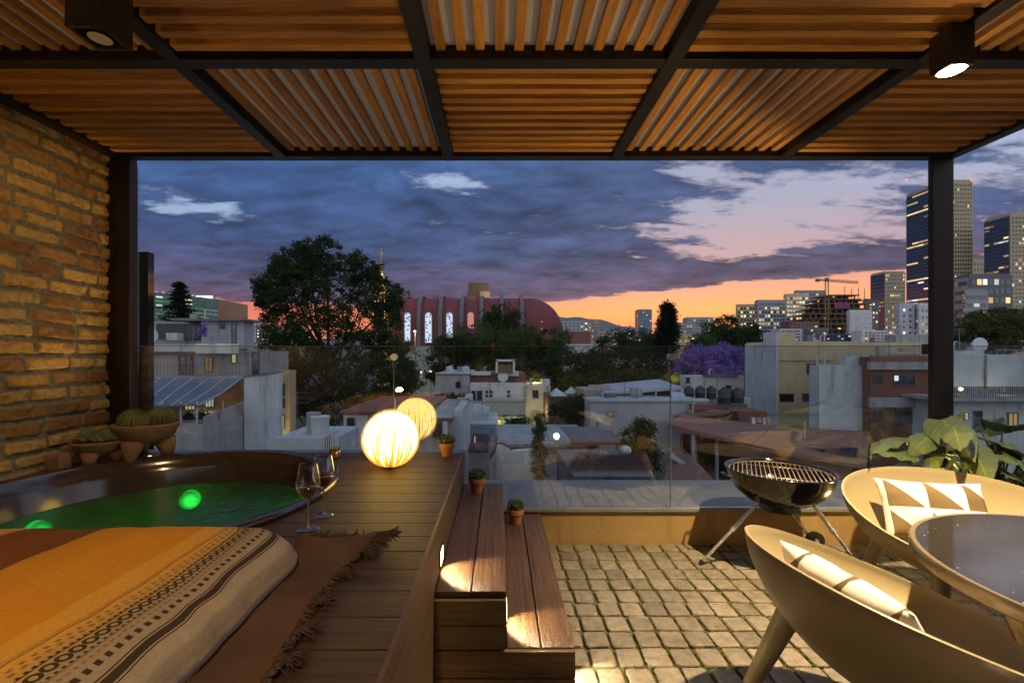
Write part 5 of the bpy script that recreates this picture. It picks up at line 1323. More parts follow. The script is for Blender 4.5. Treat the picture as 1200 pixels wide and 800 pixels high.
tree('broadleaf_tree', 'darker tree left of the widest tree mass, beside the grey church base', 55, [(525, 405, 16, 12), (520, 422, 20, 18), (540, 430, 22, 16), (515, 440, 14, 10), (545, 408, 14, 12)], 'dark', .3, 1, group=gt)
gr_ = 'row of dark trees right of the church'
for i, (lb, lo, mm, dd_) in enumerate([
    ('dark trees behind the white awning, left end of the row below the glass tower', [(660, 425, 20, 16), (690, 432, 22, 20), (665, 448, 22, 14)], 'dark', 44),
    ('thin twiggy tree right of the white house, with lamp light through it', [(672, 455, 18, 14), (700, 455, 16, 12), (655, 470, 10, 8)], 'olive', 38),
    ('tree clump under the blue glass tower', [(715, 402, 14, 10), (735, 398, 18, 12), (755, 402, 16, 12), (740, 412, 24, 10)], 'dark', 80),
    ('dark tree directly left of the cypress foot', [(770, 406, 14, 10), (700, 420, 18, 12), (725, 425, 22, 18), (755, 425, 24, 20), (780, 430, 16, 18)], 'dark', 60),
    ('broad dark hedge of trees behind the sheet roof', [(700, 445, 20, 10), (730, 446, 22, 12), (760, 448, 20, 12)], 'olive', 50)]):
    tree('broadleaf_tree', lb, dd_, lo, mm, .2 + dd_ * .0026, .9, group=gr_)
conifer('tall slim cypress against the sunset', 58, 782, 359, 415, 30, .3, 20, 'cypress_tree', up=.8, n=100)
conifer('dark spreading cedar on the left roofline in front of the glass office', 42, 210, 331, 378, 50, .2, 13, 'cedar_tree', flat=True, n=60, up=.12)
tree('broadleaf_tree', 'round tree on the skyline left of the lit apartment blocks', 90, [(840, 390, 16, 16), (828, 402, 18, 12), (856, 385, 14, 12), (865, 400, 20, 16), (882, 398, 12, 18), (848, 410, 30, 12)], 'dark', .45, 1.1)
tree('broadleaf_tree', 'lighter green tree in front of the round skyline tree', 75, [(822, 400, 12, 9), (832, 415, 22, 12), (812, 412, 12, 12)], 'mid', .36, .9)
tree('jacaranda_tree', 'jacaranda tree in violet blossom behind the small white house', 46, [(822, 420, 22, 14), (845, 418, 24, 12), (862, 425, 14, 14), (808, 430, 14, 12), (835, 432, 36, 12), (868, 440, 8, 14)], 'jac', .22, 1.3)
tree('broadleaf_tree', 'dark tree mass right of the pergola post, below the towers', 95, [(1130, 380, 22, 14), (1155, 376, 20, 13), (1180, 380, 22, 16), (1205, 378, 20, 16), (1140, 394, 30, 14), (1185, 396, 30, 14)], 'olive', .45, 1.1)
t = tree('shrub', 'round shrub lit bright yellow by a lamp, at the right glass joint', 44, [(790, 443, 7, 5), (798, 446, 8, 5), (783, 446, 5, 4)], 'lime', .16, 1.2, cat='shrub')
light('garden_lamp', 'POINT', (X(790, 43), 42.6, Z(444, 43)), 160, (1, .85, .4), .1, t)
t = tree('shrub', 'small shrub lit yellow green behind the white house roof', 36, [(627, 445, 5, 5), (622, 448, 3, 4)], 'lime', .14, 1.1, cat='shrub')
light('garden_lamp', 'POINT', (X(627, 35), 34.9, Z(446, 35)), 60, (1, .9, .4), .1, t)
tree('broadleaf_tree', 'dark leafy tree below the white house, right side', 24, [(668, 478, 18, 14), (682, 488, 16, 18), (660, 495, 18, 14), (690, 505, 10, 12)], 'dark', .14, 1)
tree('shrub', 'upright dark shrub beside the long wall', 13.5, [(752, 505, 8, 14), (745, 520, 12, 18), (758, 535, 12, 20), (742, 545, 12, 16), (762, 515, 6, 16)], 'dark', .09, 1, cat='shrub')
tree('hedge_column', 'tall narrow clipped hedge column in front of the tiled roofs', 13, [(632, 500, 4, 12), (632, 520, 5, 18), (631, 545, 5, 20)], 'olive', .06, 1.2, cat='hedge')
tree('shrub', 'dark bushes below the awning of the white house', 26, [(597, 494, 12, 6), (612, 497, 12, 5), (585, 498, 8, 5)], 'dark', .12, 1, cat='shrub')
tree('shrub', 'flat green bush on the wall below the pinkish wing of the white house', 30, [(535, 466, 12, 4), (545, 484, 10, 4), (520, 466, 8, 4)], 'dark', .12, 1, cat='shrub')

# ---------------- left neighbour
t = box_thing('apartment_house', 'grey terraced apartment house with a rooftop room, left of the big tree', 'building', 120, 298, 411, 21, P_['grey'], 3.4)
pb(t, 'terrace_parapet', 120, 268, 404, 412, 20.6, P_['blue'], .35); pb(t, 'terrace_parapet', 229, 272, 402.5, 414, 20.0, P_['white'], .5)
pb(t, 'rooftop_room', 236, 286, 375.5, 408, 23.5, P_['grey'], .9); pb(t, 'roof_slab', 200, 289, 373.5, 375.6, 23.1, P_['dgrey'], 1.5); pb(t, 'rooftop_room', 130, 236, 377, 408, 24.5, P_['grey'], 1)
pb(t, 'dark_screen', 183, 234, 379, 397, 24.2, P_['dark'], .1)
win(t, 258, 264, 377.5, 385, 23.5); win(t, 272, 277, 379, 402, 23.5, name='door', bars=0)
win(t, 210, 226, 416, 440, 21, bars=1, name='door'); win(t, 272, 277.5, 415, 426, 21, 'litg', bars=0); win(t, 296, 304, 412, 440, 21, bars=0)
pb(t, 'balcony_slab', 178, 283, 441, 443.5, 19.5, P_['grey'], 1.4)
b = MB()
for px in range(180, 283, 4): b.box(X(px, 19.5), X(px, 19.5) + .015, 19.5, 19.52, Z(441, 19.5), Z(425, 19.5))
b.box(X(178, 19.5), X(283, 19.5), 19.49, 19.53, Z(425.6, 19.5), Z(424.6, 19.5)); b.build('railing', P_['metal'], t)
tag(pb(None, 'air_conditioner', 194, 207, 390, 399, 22.4, P_['framew'], .5, .03), 'white air conditioner unit on the neighbouring roof terrace', 'air conditioner')
b = MB(); c = Vector((X(179, 22), 22, Z(393, 22))); b.lathe([(.001, 0), (.2, .02), (.33, .07), (.30, .07), (.001, .03)], 20); b.v = [(c.x + p[0], c.y - p[2], c.z + p[1]) for p in b.v]
t2 = thing('satellite_dish', 'round pale blue satellite dish on the left roof terrace', 'satellite dish', (c.x, c.y, c.z)); b.build('dish', P_['blue'], t2, smooth=True)
b = MB(); b.tube([(c.x, c.y, c.z), (c.x, c.y, c.z - .6)], .02, 6); b.build('stand', P_['metal'], t2)
tree('potted_bush', 'small pink flowering bush on the neighbouring roof terrace', 22.6, [(240, 383, 3, 4), (239, 388, 2, 4)], 'jac', .07, .8, cat='plant', limbs=False)
# canopy + house below
t = thing('glass_canopy_house', 'low house with a sloping bluish glass canopy over a lit room', 'house', (X(225, 15), 15, GZ))
P_['canopy'] = pmat('canopy glass', (.10, .13, .18), (.08, .10, .14), .25, scale=.7, spec=.8)
b = MB()
def cq(x0, y0, d0, x1, y1, d1, x2, y2, d2, x3, y3, d3, th=.04):
    v = [(X(x0, d0), d0, Z(y0, d0)), (X(x1, d1), d1, Z(y1, d1)), (X(x2, d2), d2, Z(y2, d2)), (X(x3, d3), d3, Z(y3, d3))]
    return v + [(p[0], p[1], p[2] - th) for p in v]
CF = [(0, 1, 2, 3), (7, 6, 5, 4), (0, 4, 5, 1), (1, 5, 6, 2), (2, 6, 7, 3), (3, 7, 4, 0)]
b.add(cq(140, 443, 17, 283, 443, 17, 262, 459, 15, 130, 459, 15), CF); b.add(cq(130, 460, 14.95, 262, 460, 14.95, 232, 474, 13.6, 130, 476, 13.6), CF); b.build('canopy', P_['canopy'], t)
b = MB()
for k in range(8):
    u = k / 7; xa = X(150 + 133 * u, 16.98); xb = X(128 + 134 * u, 15); b.tube([(xa, 17, Z(442.6, 17)), (xb, 15, Z(458.6, 15))], .022, 5)
    xc = X(122 + 110 * u, 13.6); b.tube([(xb, 14.95, Z(459.7, 14.95)), (xc, 13.6, Z(474.6, 13.6))], .022, 5)
b.build('canopy_bars', P_['framew'], t)
b = MB()
for (px, d_) in ((190, 13.7), (212, 13.8), (231, 13.7), (261, 15)): b.tube([(X(px, d_), d_, Z(470, d_)), (X(px, d_), d_, Z(497, d_))], .03, 6)
b.build('canopy_posts', P_['framew'], t)
pb(t, 'rear_wall', 150, 283, 445, 500, 17.2, P_['brown'], .3)
pb(t, 'lower_wall', 120, 238, 497, 560, 13.5, P_['grey'], 4)
b = MB(); b.add(cq(238, 490, 13.5, 287, 470, 16, 287, 600, 16, 238, 600, 13.5, 0), [(0, 1, 2, 3)]); b.v = b.v[:4]
b.v = b.v + [(p[0] - .2, p[1] + .3, p[2]) for p in b.v]; b.add([], []); b.f += [[4, 7, 6, 5], [0, 4, 5, 1]]; b.mi += [0, 0]; b.build('side_wall', P_['grey'], t)
win(t, 217, 230, 471, 493, 17.2, 'lity', bars=2); win(t, 241, 252, 465, 477, 17.2, 'litw', bars=2); win(t, 236, 254, 479, 493, 17.2, 'litd', bars=1)
light('room_light', 'POINT', (X(232, 16), 16.2, Z(476, 16)), 10, (1, .66, .3), .2, t)
for (px, lbl) in ((222, 'potted plant silhouetted before the lit room, left one under the canopy'), (236, 'potted plant silhouetted before the lit room, right one under the canopy')):
    tree('terrace_plant', lbl, 14.6, [(px, 487, 3.2, 4), (px + 1, 492, 3.5, 3)], 'dark', .05, .9, cat='plant', limbs=False)
t = thing('white_gable_house', 'tall blank pale wall with dark streaks beside the canopy house', 'house', (X(305, 16), 16, GZ))
b = MB(); d_ = 15.6; b.prism([(X(286, d_), GZ), (X(327, d_), GZ), (X(327, d_), Z(436, d_)), (X(286, d_), Z(441.5, d_))], d_, d_ + .25); b.build('wall', plaster('weathered white wall', (.56, .60, .66), .9, .8), t)
b = MB(); b.prism([(X(284.5, d_), Z(441.8, d_)), (X(327.5, d_), Z(436.2, d_)), (X(327.5, d_), Z(435.2, d_)), (X(284.5, d_), Z(440.6, d_))], d_ - .05, d_ + .3); b.build('coping', P_['dgrey'], t)
t = box_thing('tan_house', 'narrow tan house wall lit from below with two small windows', 'house', 325.5, 340, 434, 17.6, P_['tan'], .5)
win(t, 328, 334, 449, 464, 17.6, 'glassd', bars=0); win(t, 328, 334, 486, 502, 17.6, 'litd', bars=1)
b = MB(); b.ball((X(336, 17), 17.2, Z(512, 17)), .08, 8, 6); b.build('wall_lamp', P_['lamp'], t); light('wall_light', 'POINT', (X(335, 17), 16.8, Z(515, 17)), 26, (1, .75, .4), .1, t)

# white tank on its railed landing, house with a shuttered door
t = thing('water_tank', 'white tapered water tank standing on a low roof behind the tub', 'water tank', (X(371, 10), 10.2, Z(513, 10))); c = (X(371, 10), 10.2, 0)
b = MB(); b.lathe([(.001, Z(513, 10)), (.175, Z(513, 10)), (.205, Z(491, 10)), (.215, Z(490.6, 10)), (.215, Z(489, 10)), (.19, Z(488.5, 10)), (.001, Z(488.2, 10))], 32, c); b.build('tank', P_['tankw'], t, auto=40)
t = box_thing('roof_landing', 'low grey roof landing with a white railing holding the tank', 'building', 322, 394, 513, 9.8, P_['blue'], 1.6)
b = MB(); 
for k in range(7): b.box(X(381 + k * 2.5, 9.8) - .012, X(381 + k * 2.5, 9.8) + .012, 9.75, 9.79, Z(526, 9.8), Z(512 - k * 1.3, 9.8))
b.prism([(X(380, 9.8), Z(513, 9.8)), (X(397, 9.8), Z(504, 9.8)), (X(397, 9.8), Z(502.5, 9.8)), (X(380, 9.8), Z(511.5, 9.8))], 9.74, 9.80); b.build('railing', P_['white'], t)
t = box_thing('shuttered_house', 'grey house front with a dark shuttered door, left of the globe lamp', 'house', 402, 500, 484, 18, P_['grey'], 6)
pb(t, 'door_surround', 403, 431, 486, 530, 17.93, P_['blue'], .06); win(t, 407, 416, 489, 517, 17.93, 'glassd', 'frame', 0, 'shutter')
pb(t, 'roof', 398, 502, 481.5, 484, 17.7, P_['redroof'], 6.3)
for (px, py) in ((410, 509), (413, 519), (399, 517)):
    pass
t = box_thing('tiled_cottage', 'grey cottage with a dull tiled roof directly right of the globe lamp', 'house', 500, 530, 489, 15, P_['grey'], 6)
b = MB(); b.add(cq(498, 490, 14.9, 530, 490, 14.9, 540, 474, 19, 506, 474, 19, .12), CF); b.build('roof', P_['tile'], t)
win(t, 507, 518, 496, 512, 15); pb(t, 'pier', 519, 524, 494, 540, 14.8, P_['white'], .2)
b = MB(); b.box(X(530, 15), X(540, 15), 15.5, 22, GZ, Z(483, 15)); b.build('side_wing', P_['blue'], t)

# ---------------- white house
H = 32
t = thing('white_house', 'white house with a small bell arch, brown awning and lit ground floor', 'house', (X(575, H), H, GZ))
pb(t, 'wall', 551, 615, 449, 560, H, P_['white'], 9); pb(t, 'upper_roof_wall', 551, 616, 438, 449, H + 1.2, P_['redroof'], 6); pb(t, 'wing', 616, 645, 452, 560, H - .4, P_['cream'], 7)
for (a, c, e_, f_) in ((552.5, 557.5, 457.5, 469), (559, 565, 457.5, 469), (624, 631, 457, 466.5)): win(t, a, c, e_, f_, H if a < 600 else H - .4, bars=1)
for (a, e_) in ((569, 457.5), (574, 457.5), (569, 462.3), (574, 462.3), (594.5, 457.5), (594.5, 462.3)): win(t, a, a + 3, e_, e_ + 3, H, bars=0)
arched(621, 635, 480, 492, H - .5, P_['beige_d'], t, 'arched_door')
b = MB(); d_ = H + .4
for (a, c, e_, f_) in ((581, 583.5, 422, 437), (601, 603.5, 422, 437), (581, 603.5, 421, 423.5)): b.box(X(a, d_), X(c, d_), d_, d_ + .5, Z(f_, d_), Z(e_, d_))
b.build('bell_arch', P_['white'], t); b = MB(); b.prism([(X(583.6, d_), Z(437, d_)), (X(600.9, d_), Z(437, d_)), (X(600.9, d_), Z(428, d_)), (X(597, d_), Z(425.8, d_)), (X(592.2, d_), Z(428.5, d_)), (X(588, d_), Z(425.8, d_)), (X(583.6, d_), Z(428, d_))], d_ + .15, d_ + .35); b.build('arch_infill', P_['brown'], t)
pb(t, 'roof_slab', 552, 575, 436.5, 439.5, H + .9, P_['white'], 2); pb(t, 'roof_slab', 595, 608, 436, 440.5, H + .9, P_['white'], 2)
b = MB(); b.add(cq(550, 486, H - 4.2, 616, 486, H - 4.2, 616, 470, H - .05, 550, 470, H - .05, .1), CF); b.build('awning', P_['beige_d'], t)
b = MB()
for k in range(26): b.box(X(566 + k * 2, H - .35), X(566.5 + k * 2, H - .35), H - .38, H - .34, Z(469.5, H), Z(465, H))
b.box(X(565, H), X(617, H), H - .4, H - .33, Z(465.3, H), Z(464.7, H)); b.build('balustrade', P_['white'], t)
pb(t, 'lit_room', 588, 612, 487, 502, H - .2, P_['litg'], .1); pb(t, 'glazing', 577, 587, 487, 500, H - .2, P_['lity'], .1)
light('patio_light', 'POINT', (X(600, 29.5), 29.5, Z(488, 29.5)), 70, (.8, 1, .45), .2, t)
light('patio_light', 'POINT', (X(636, 29.5), 29.8, Z(482, 29.5)), 45, (1, .8, .45), .2, t)
t = box_thing('pinkish_house', 'pinkish grey flat roofed house wing left of the white house', 'house', 510.5, 550.5, 437.5, 33, plaster('pinkish grey', (.48, .44, .46)), 8)
win(t, 534, 540, 447, 454, 33, bars=0); pb(t, 'roof_edge', 510, 551, 436.6, 438, 32.8, P_['white'], .4)
gk = 'domed water tanks on the white house roofs'
for (px, py, d_, r, lb) in ((527, 437, 35, .30, 'left of two small white domed tanks on the pinkish roof'), (546, 437, 35, .30, 'right of two small white domed tanks on the pinkish roof'), (640.5, 451, 33, .26, 'small white domed tank on the cream wing of the white house')):
    c = (X(px, d_), d_, Z(py, d_)); b = MB(); b.lathe([(.001, 0), (r, 0), (r, r * 1.2), (r * .8, r * 1.6), (r * .3, r * 1.8), (.001, r * 1.85)], 20, c); tag(b.build('roof_tank', P_['tankw'], auto=50), lb, 'water tank', gk)
b = MB(); b.lathe([(.001, 0), (.25, .02), (.38, .08), (.36, .09), (.001, .04)], 18); c = (X(589.5, H - .2), H + .7, Z(442, H)); b.v = [(c[0] + p[0], c[1] - p[2], c[2] + p[1]) for p in b.v]
tag(b.build('satellite_dish', P_['white'], smooth=True), 'round white satellite dish on the red roof wall of the white house', 'satellite dish')
# glass block cube, courtyards and low roofs
t = thing('glass_block_house', 'small pale blue box with a grid of glass blocks below the white house', 'house', (X(562, 20), 20, GZ))
pb(t, 'wall', 540, 583, 496, 560, 20, P_['blue'], 4); pb(t, 'upper_box', 545, 572, 484, 496, 21, P_['blue'], 3)
b = MB()
for i in range(13):
    for k in range(5): 
        a = 550 + i * 2.5; c = 497.5 + k * 2.7; b.box(X(a, 19.9), X(a + 2.1, 19.9), 19.93, 19.99, Z(c + 2.2, 19.9), Z(c, 19.9))
b.build('glass_blocks', pmat('glass block', (.26, .36, .46), (.2, .3, .4), .15), t)
t = box_thing('long_roof_house', 'long low house with a dull purple brown roof in front of the bushes', 'house', 583, 700, 520, 18, P_['grey'], 5)
b = MB(); b.add(cq(582, 524, 17.8, 634, 524, 17.8, 632, 506, 22.5, 584, 506, 22.5, .15), CF); b.build('roof', P_['tile'], t); pb(t, 'ridge_wall', 583, 634, 502.5, 507, 22.6, P_['brick'], .3)
b = MB(); b.add(cq(634.4, 524, 17.8, 702, 524, 17.8, 700, 508, 22.5, 632.4, 508, 22.5, .15), CF); b.build('roof', P_['redroof'], t)
t = thing('scroll_gable_wall', 'white garden wall with a curved dark topped gable below the steps of roofs', 'wall', (X(600, 13), 13, GZ)); d_ = 13
b = MB(); prf = [(X(573, d_), GZ), (X(628, d_), GZ), (X(628, d_), Z(527, d_)), (X(600, d_), Z(529, d_)), (X(596, d_), Z(525, d_)), (X(588, d_), Z(521, d_)), (X(583, d_), Z(521, d_)), (X(580, d_), Z(530, d_)), (X(573, d_), Z(541, d_))]
b.prism(prf, d_, d_ + .3); b.build('wall', P_['white'], t)
b = MB(); b.tube([(p[0], d_ + .1, p[1] + .02) for p in prf[3:]], .05, 6); b.build('coping', P_['brick'], t)
t = box_thing('dark_shed', 'dark corrugated shed roof behind the round plant on the upper step', 'shed', 548, 573, 529, 12, P_['dgrey'], 2.6)
b = MB(); 
for i in range(12): b.box(X(548 + i * 2.1, 12), X(549.2 + i * 2.1, 12), 11.95, 14.6, Z(529, 12), Z(529, 12) + .05)
b.build('corrugation', P_['dark'], t)

# stone path with a lamp, tiled roofs to the right
t = thing('garden_lamp_post', 'short garden lamp glowing over the tiled roofs', 'lamp', (X(700, 21), 21, GZ))
b = MB(); b.tube([(X(700, 21), 21, GZ), (X(700, 21), 21, Z(492, 21))], .05, 8); b.build('pole', P_['metal'], t); b = MB(); b.ball((X(700, 21), 21, Z(491, 21)), .1, 10, 8); b.build('globe', P_['litd'], t)
t = thing('tiled_roof_house', 'low house with a plum red pantiled roof just beyond the ledge', 'house', (X(715, 11), 11, GZ))
pb(t, 'wall', 672, 770, 558, 700, 10.6, P_['dgrey'], 3)
b = MB(); y0_, y1_ = 10.4, 12.6; xa0, xb0 = X(655, 10.4), X(777, 10.4); xa1, xb1 = X(676, 12.6), X(757, 12.6); za_, zb2 = Z(566, 10.4), Z(531, 12.6); nt2 = 26; nr2 = 12
for r in range(nr2):
    v0, v1 = r / nr2, (r + 1) / nr2
    for i in range(nt2):
        u0, u1 = i / nt2, (i + 1) / nt2; um = (u0 + u1) / 2
        def q(u, v, dz): return (xa0 + (xb0 - xa0) * u + ((xa1 - xa0) * (1 - u) + (xb1 - xb0) * u) * v, y0_ + (y1_ - y0_) * v, za_ + (zb2 - za_) * v + dz)
        b.add([q(u0 + .002, v0, .03), q(um, v0, .085), q(u1 - .002, v0, .03), q(u1 - .002, v1, .0), q(um, v1, .05), q(u0 + .002, v1, .0)], [(0, 1, 4, 5), (1, 2, 3, 4)])
b.build('roof', P_['tile'], t)
b = MB(); b.add(cq(655, 567.5, 10.4, 777, 567.5, 10.4, 757, 532.5, 12.6, 676, 532.5, 12.6, .06), CF); b.build('roof_deck', P_['dgrey'], t)
tag(pb(None, 'wrapped_bundle', 730, 741, 524, 533, 12.9, P_['white'], .3, .08), 'white wrapped bundle lying behind the pantiled roof', 'bundle')
t = box_thing('garden_pavilion', 'small open pavilion with a flat brown red roof before the long wall', 'pavilion', 672, 727, 517.5, 15.2, P_['dgrey'], 3.2, yb=519, part='beam')
b = MB(); b.add(cq(668, 518, 15, 730, 518, 15, 716, 504, 18.5, 672, 504, 18.5, .1), CF); b.build('roof', P_['redroof'], t)
for px in (690, 700, 724):
    b = MB(); b.tube([(X(px, 15.2), 15.3, GZ), (X(px, 15.2), 15.3, Z(518, 15.2))], .05, 6); b.build('post', P_['tan'], t)
t = thing('long_wall_building', 'long blank blue grey building wall behind the pavilion', 'building', (X(755, 22), 22, GZ))
pb(t, 'wall', 692, 830, 470, 640, 22, plaster('long grey wall', (.40, .43, .48), .6, .6), 2.5); pb(t, 'coping', 691, 831, 467.5, 470.5, 21.9, P_['blue'], .4); pb(t, 'rooftop_volume', 812, 842, 474, 480, 21.6, P_['redroof'], 2)
t = thing('sheet_roof_hall', 'low hall under a wide pale slanting sheet roof', 'building', (X(750, 28), 28, GZ))
b = MB(); b.add(cq(705, 460, 27, 800, 453.5, 27, 772, 444, 34, 694, 451, 34, .15), CF); b.build('roof', P_['sheetroof'], t); pb(t, 'wall', 708, 798, 457, 560, 28, P_['pink'], 5); win(t, 714, 724, 460, 465, 28)
b = MB(); b.add(cq(785, 464, 25, 803, 466, 25, 803, 456, 28, 785, 455, 28, .1), CF); b.build('side_roof', P_['sheetroof'], t)
t = box_thing('pink_outbuilding', 'small pink outbuilding at the left end of the sheet roof', 'building', 684, 708, 457, 27.5, P_['pink'], 3)
t = thing('fabric_canopy', 'small white pointed fabric canopies right of the white house', 'canopy', (X(665, 30), 30, GZ))
b = MB()
for (a, c, pk, d_) in ((645, 664, 454, 29), (660, 684, 453, 31)):
    x1_, x2_, xm = X(a, d_), X(c, d_), X((a + c) / 2 - 3, d_); z0, z1 = Z(463, d_), Z(pk, d_)
    b.add([(x1_, d_ - .6, z0), (x2_, d_ - .6, z0), (x2_, d_ + .8, z0), (x1_, d_ + .8, z0), (xm, d_, z1)], [(0, 1, 4), (1, 2, 4), (2, 3, 4), (3, 0, 4), (3, 2, 1, 0)])
b.build('fabric', P_['blue'], t); b = MB()
for px in (647, 662, 682): b.tube([(X(px, 29), 29.2, GZ), (X(px, 29), 29.2, Z(463, 29))], .04, 5)
b.build('poles', P_['metal'], t)
t = box_thing('red_wall_house', 'low house with a red brown wall between canopies and long wall', 'house', 643, 690, 465, 28.2, P_['brick'], 4)

# small white house with tanks
t = box_thing('small_white_house', 'small white house with a curved roof line under the jacaranda', 'house', 804, 872, 440, 36, P_['white'], 1.2)
pb(t, 'roof_edge', 825, 866, 439, 441, 35.8, P_['dgrey'], .4); win(t, 804, 808, 442, 449, 36, bars=0); win(t, 850, 856.5, 451, 457, 36, bars=1)
b = MB(); b.box(X(848, 35.5), X(872, 35.5), 35.4, 35.44, Z(456.6, 35.5), Z(456, 35.5))
for k in range(13): b.box(X(848 + k * 2, 35.5), X(848.3 + k * 2, 35.5), 35.4, 35.43, Z(461, 35.5), Z(456.5, 35.5))
b.build('railing', P_['metal'], t)
t = box_thing('tank_roof_building', 'low building carrying a row of black water tanks', 'building', 798, 880, 466.5, 27, P_['blue'], 1.6); pb(t, 'roof_edge', 795, 842, 466, 474, 26.8, P_['dgrey'], .2)
gk = 'black plastic water tanks standing in a row'
for (px, py, r_px, lb) in ((807, 466, 5.5, 'leftmost black water tank of the row before the small white house'), (820.5, 466, 5.5, 'middle black water tank of the row before the small white house'), (833.5, 466, 5.5, 'third black water tank of the row before the small white house'), (849, 473, 7.5, 'lower, wider black water tank right of the row of three'), (864, 472, 7, 'rightmost black water tank, beside the beige building')):
    d_ = 26.5 if px < 840 else 23; c = (X(px, d_), d_, Z(py, d_)); r = r_px * d_ / F
    b = MB(); b.lathe([(.001, 0), (r, 0), (r, r * .9), (r * 1.03, r * .95), (r, r * 1.0), (r, r * 1.9), (r * .85, r * 2.15), (r * .4, r * 2.35), (r * .38, r * 2.55), (.001, r * 2.55)], 24, c); tag(b.build('water_tank', P_['tank'], auto=50), lb, 'water tank', gk)
pb(t, 'lower_block', 842, 876, 473, 560, 24.2, P_['dgrey'], 2.6)

# red flat roofs
t = thing('red_roof_market', 'group of low buildings with brown red flat roofs and dark open fronts', 'building', (X(880, 15), 15, GZ))
b = MB(); b.add(cq(783, 497, 14.5, 880, 520, 14.5, 905, 499, 20, 800, 484, 22, .12), CF); b.build('roof', P_['redroof'], t)
b = MB(); b.add(cq(880.5, 521, 14.4, 1015, 546, 14.4, 1020, 505, 21, 905.5, 500, 20, .12), CF); b.build('roof', P_['redroof'], t)
b = MB(); b.add(cq(790, 487, 20.5, 852, 482, 20.5, 866, 476, 25, 800, 480, 25, .12), CF); b.build('roof', P_['redroof'], t)
pb(t, 'dark_backing', 800, 1020, 510, 620, 19.6, P_['dark'], .3); pb(t, 'front_wall', 900, 1000, 525, 640, 15.2, P_['brick'], .3); pb(t, 'chimney_block', 866, 899, 482, 497, 21, P_['brick'], 1.4)  # near-black sheet put in for the dark inside of the open fronts
b = MB(); b.add(cq(775, 575, 10.2, 850, 575, 10.2, 800, 524, 15.5, 785, 524, 15.5, .1), CF); b.build('low_roof', P_['tile'], t)
for (px, d_) in ((812, 14.6), (815, 16), (840, 15)):
    b = MB(); b.tube([(X(px, d_), d_, GZ), (X(px, d_), d_, Z(507, d_))], .06, 8); b.build('post', P_['grey'], t)
b = MB(); b.prism([(X(785, 13), Z(535, 13)), (X(822, 13), Z(560, 13)), (X(822, 13), Z(556, 13)), (X(785, 13), Z(528, 13))], 13, 13.2); b.build('stair_rail', P_['blue'], t)
for (a, c, e_, f_) in ((959, 966, 525, 541), (986, 1003, 524, 536)): win(t, a, c, e_, f_, 15.2, bars=0)
b = MB(); b.tube([(X(943, 16), 16, Z(513, 16)), (X(943, 16), 16, Z(494, 16))], .03, 6); b.build('vent_pipe', P_['framew'], t)

# ---------------- right side buildings
t = thing('beige_building', 'big beige flat roofed building with a white left flank', 'building', (X(990, 30), 30, GZ)); xa = X(911, 30)
b = MB(); b.box(xa, X(1011, 30), 30, 33.8, GZ, Z(400, 30)); b.build('wall', P_['beige'], t)
b = MB(); b.box(xa, X(931, 30), 29.97, 31.38, GZ, Z(389, 30)); b.build('stair_tower', P_['beige'], t); b = MB(); b.box(xa - .12, xa - .01, 29.9, 31.4, GZ, Z(388.6, 30)); b.build('white_flank', P_['blue'], t)
b = MB(); b.box(xa - .10, xa - .005, 31.45, 33.78, GZ, Z(402, 30)); b.build('white_flank', P_['blue'], t)
pb(t, 'string_course', 912, 975, 421.8, 422.6, 29.9, P_['beige_d'], .1)
win(t, 945, 959, 426, 438, 30, bars=1); win(t, 913, 930, 461, 470.5, 30, bars=0); win(t, 940, 960, 460.5, 470, 30, bars=0)
b = MB(); b.box(X(1011, 30) + .003, X(1090, 32), 31.2, 33.8, GZ, Z(400.5, 30)); b.build('wing', P_['beige'], t)
t = box_thing('white_blank_house', 'white windowless house wall in front of the beige building', 'house', 960, 1020, 428, 22, plaster('bluish white wall', (.52, .56, .60), .7, .8), .7)
pb(t, 'roof_block', 991.5, 1020, 417, 428, 22.2, P_['blue'], .45)
t = thing('brick_building', 'dark brick apartment building with pale bands, left of the pergola post', 'building', (X(1055, 21), 21, GZ))
pb(t, 'wall', 1020.5, 1100, 418, 640, 21.5, P_['brick'], .7)
for (a, c) in ((424, 433), (466, 477)): pb(t, 'band', 1020.5, 1101, a, c, 21.3, P_['grey'], .2)
pb(t, 'roof_band', 1020.5, 1101, 417, 424, 21.4, P_['redroof'], .1)
win(t, 1024, 1034, 439, 449, 21.5, bars=0); win(t, 1047, 1072, 438.5, 451.5, 21.5, bars=1); win(t, 1049, 1072, 480.5, 496, 21.5, bars=2); win(t, 1024, 1034, 480, 492, 21.5, bars=0)
pb(t, 'lit_pane', 1048.5, 1053, 440, 446, 21.42, P_['litw'], .02)
t = thing('white_balcony_building', 'long white building with a railed balcony, right of the pergola post', 'building', (X(1160, 20), 20, GZ))
pb(t, 'wall', 1105, 1290, 415.5, 455, 21.5, P_['blue'], 6); pb(t, 'lower_wall', 1105, 1290, 470, 640, 20, P_['blue'], 8); pb(t, 'balcony_slab', 1105, 1290, 466, 470, 19.5, P_['grey'], 3); pb(t, 'wall', 1105, 1290, 455, 466, 21.6, P_['grey'], 1)
b = MB(); d_ = 19.55
for k in range(74): b.box(X(1112 + k * 2.2, d_), X(1112 + k * 2.2, d_) + .018, d_, d_ + .02, Z(466, d_), Z(453.5, d_))
b.box(X(1110, d_), X(1280, d_), d_ - .01, d_ + .03, Z(453.6, d_), Z(452.8, d_)); b.build('railing', P_['dark'], t)
pb(t, 'pilaster', 1156, 1157.2, 416, 455, 21.4, P_['grey'], .1); win(t, 1140, 1150, 481, 506, 20, 'glassd', bars=0, name='door'); win(t, 1129, 1134, 483, 492, 20, 'litw', bars=0); win(t, 1157, 1167, 491, 502, 20, 'litg', bars=1)
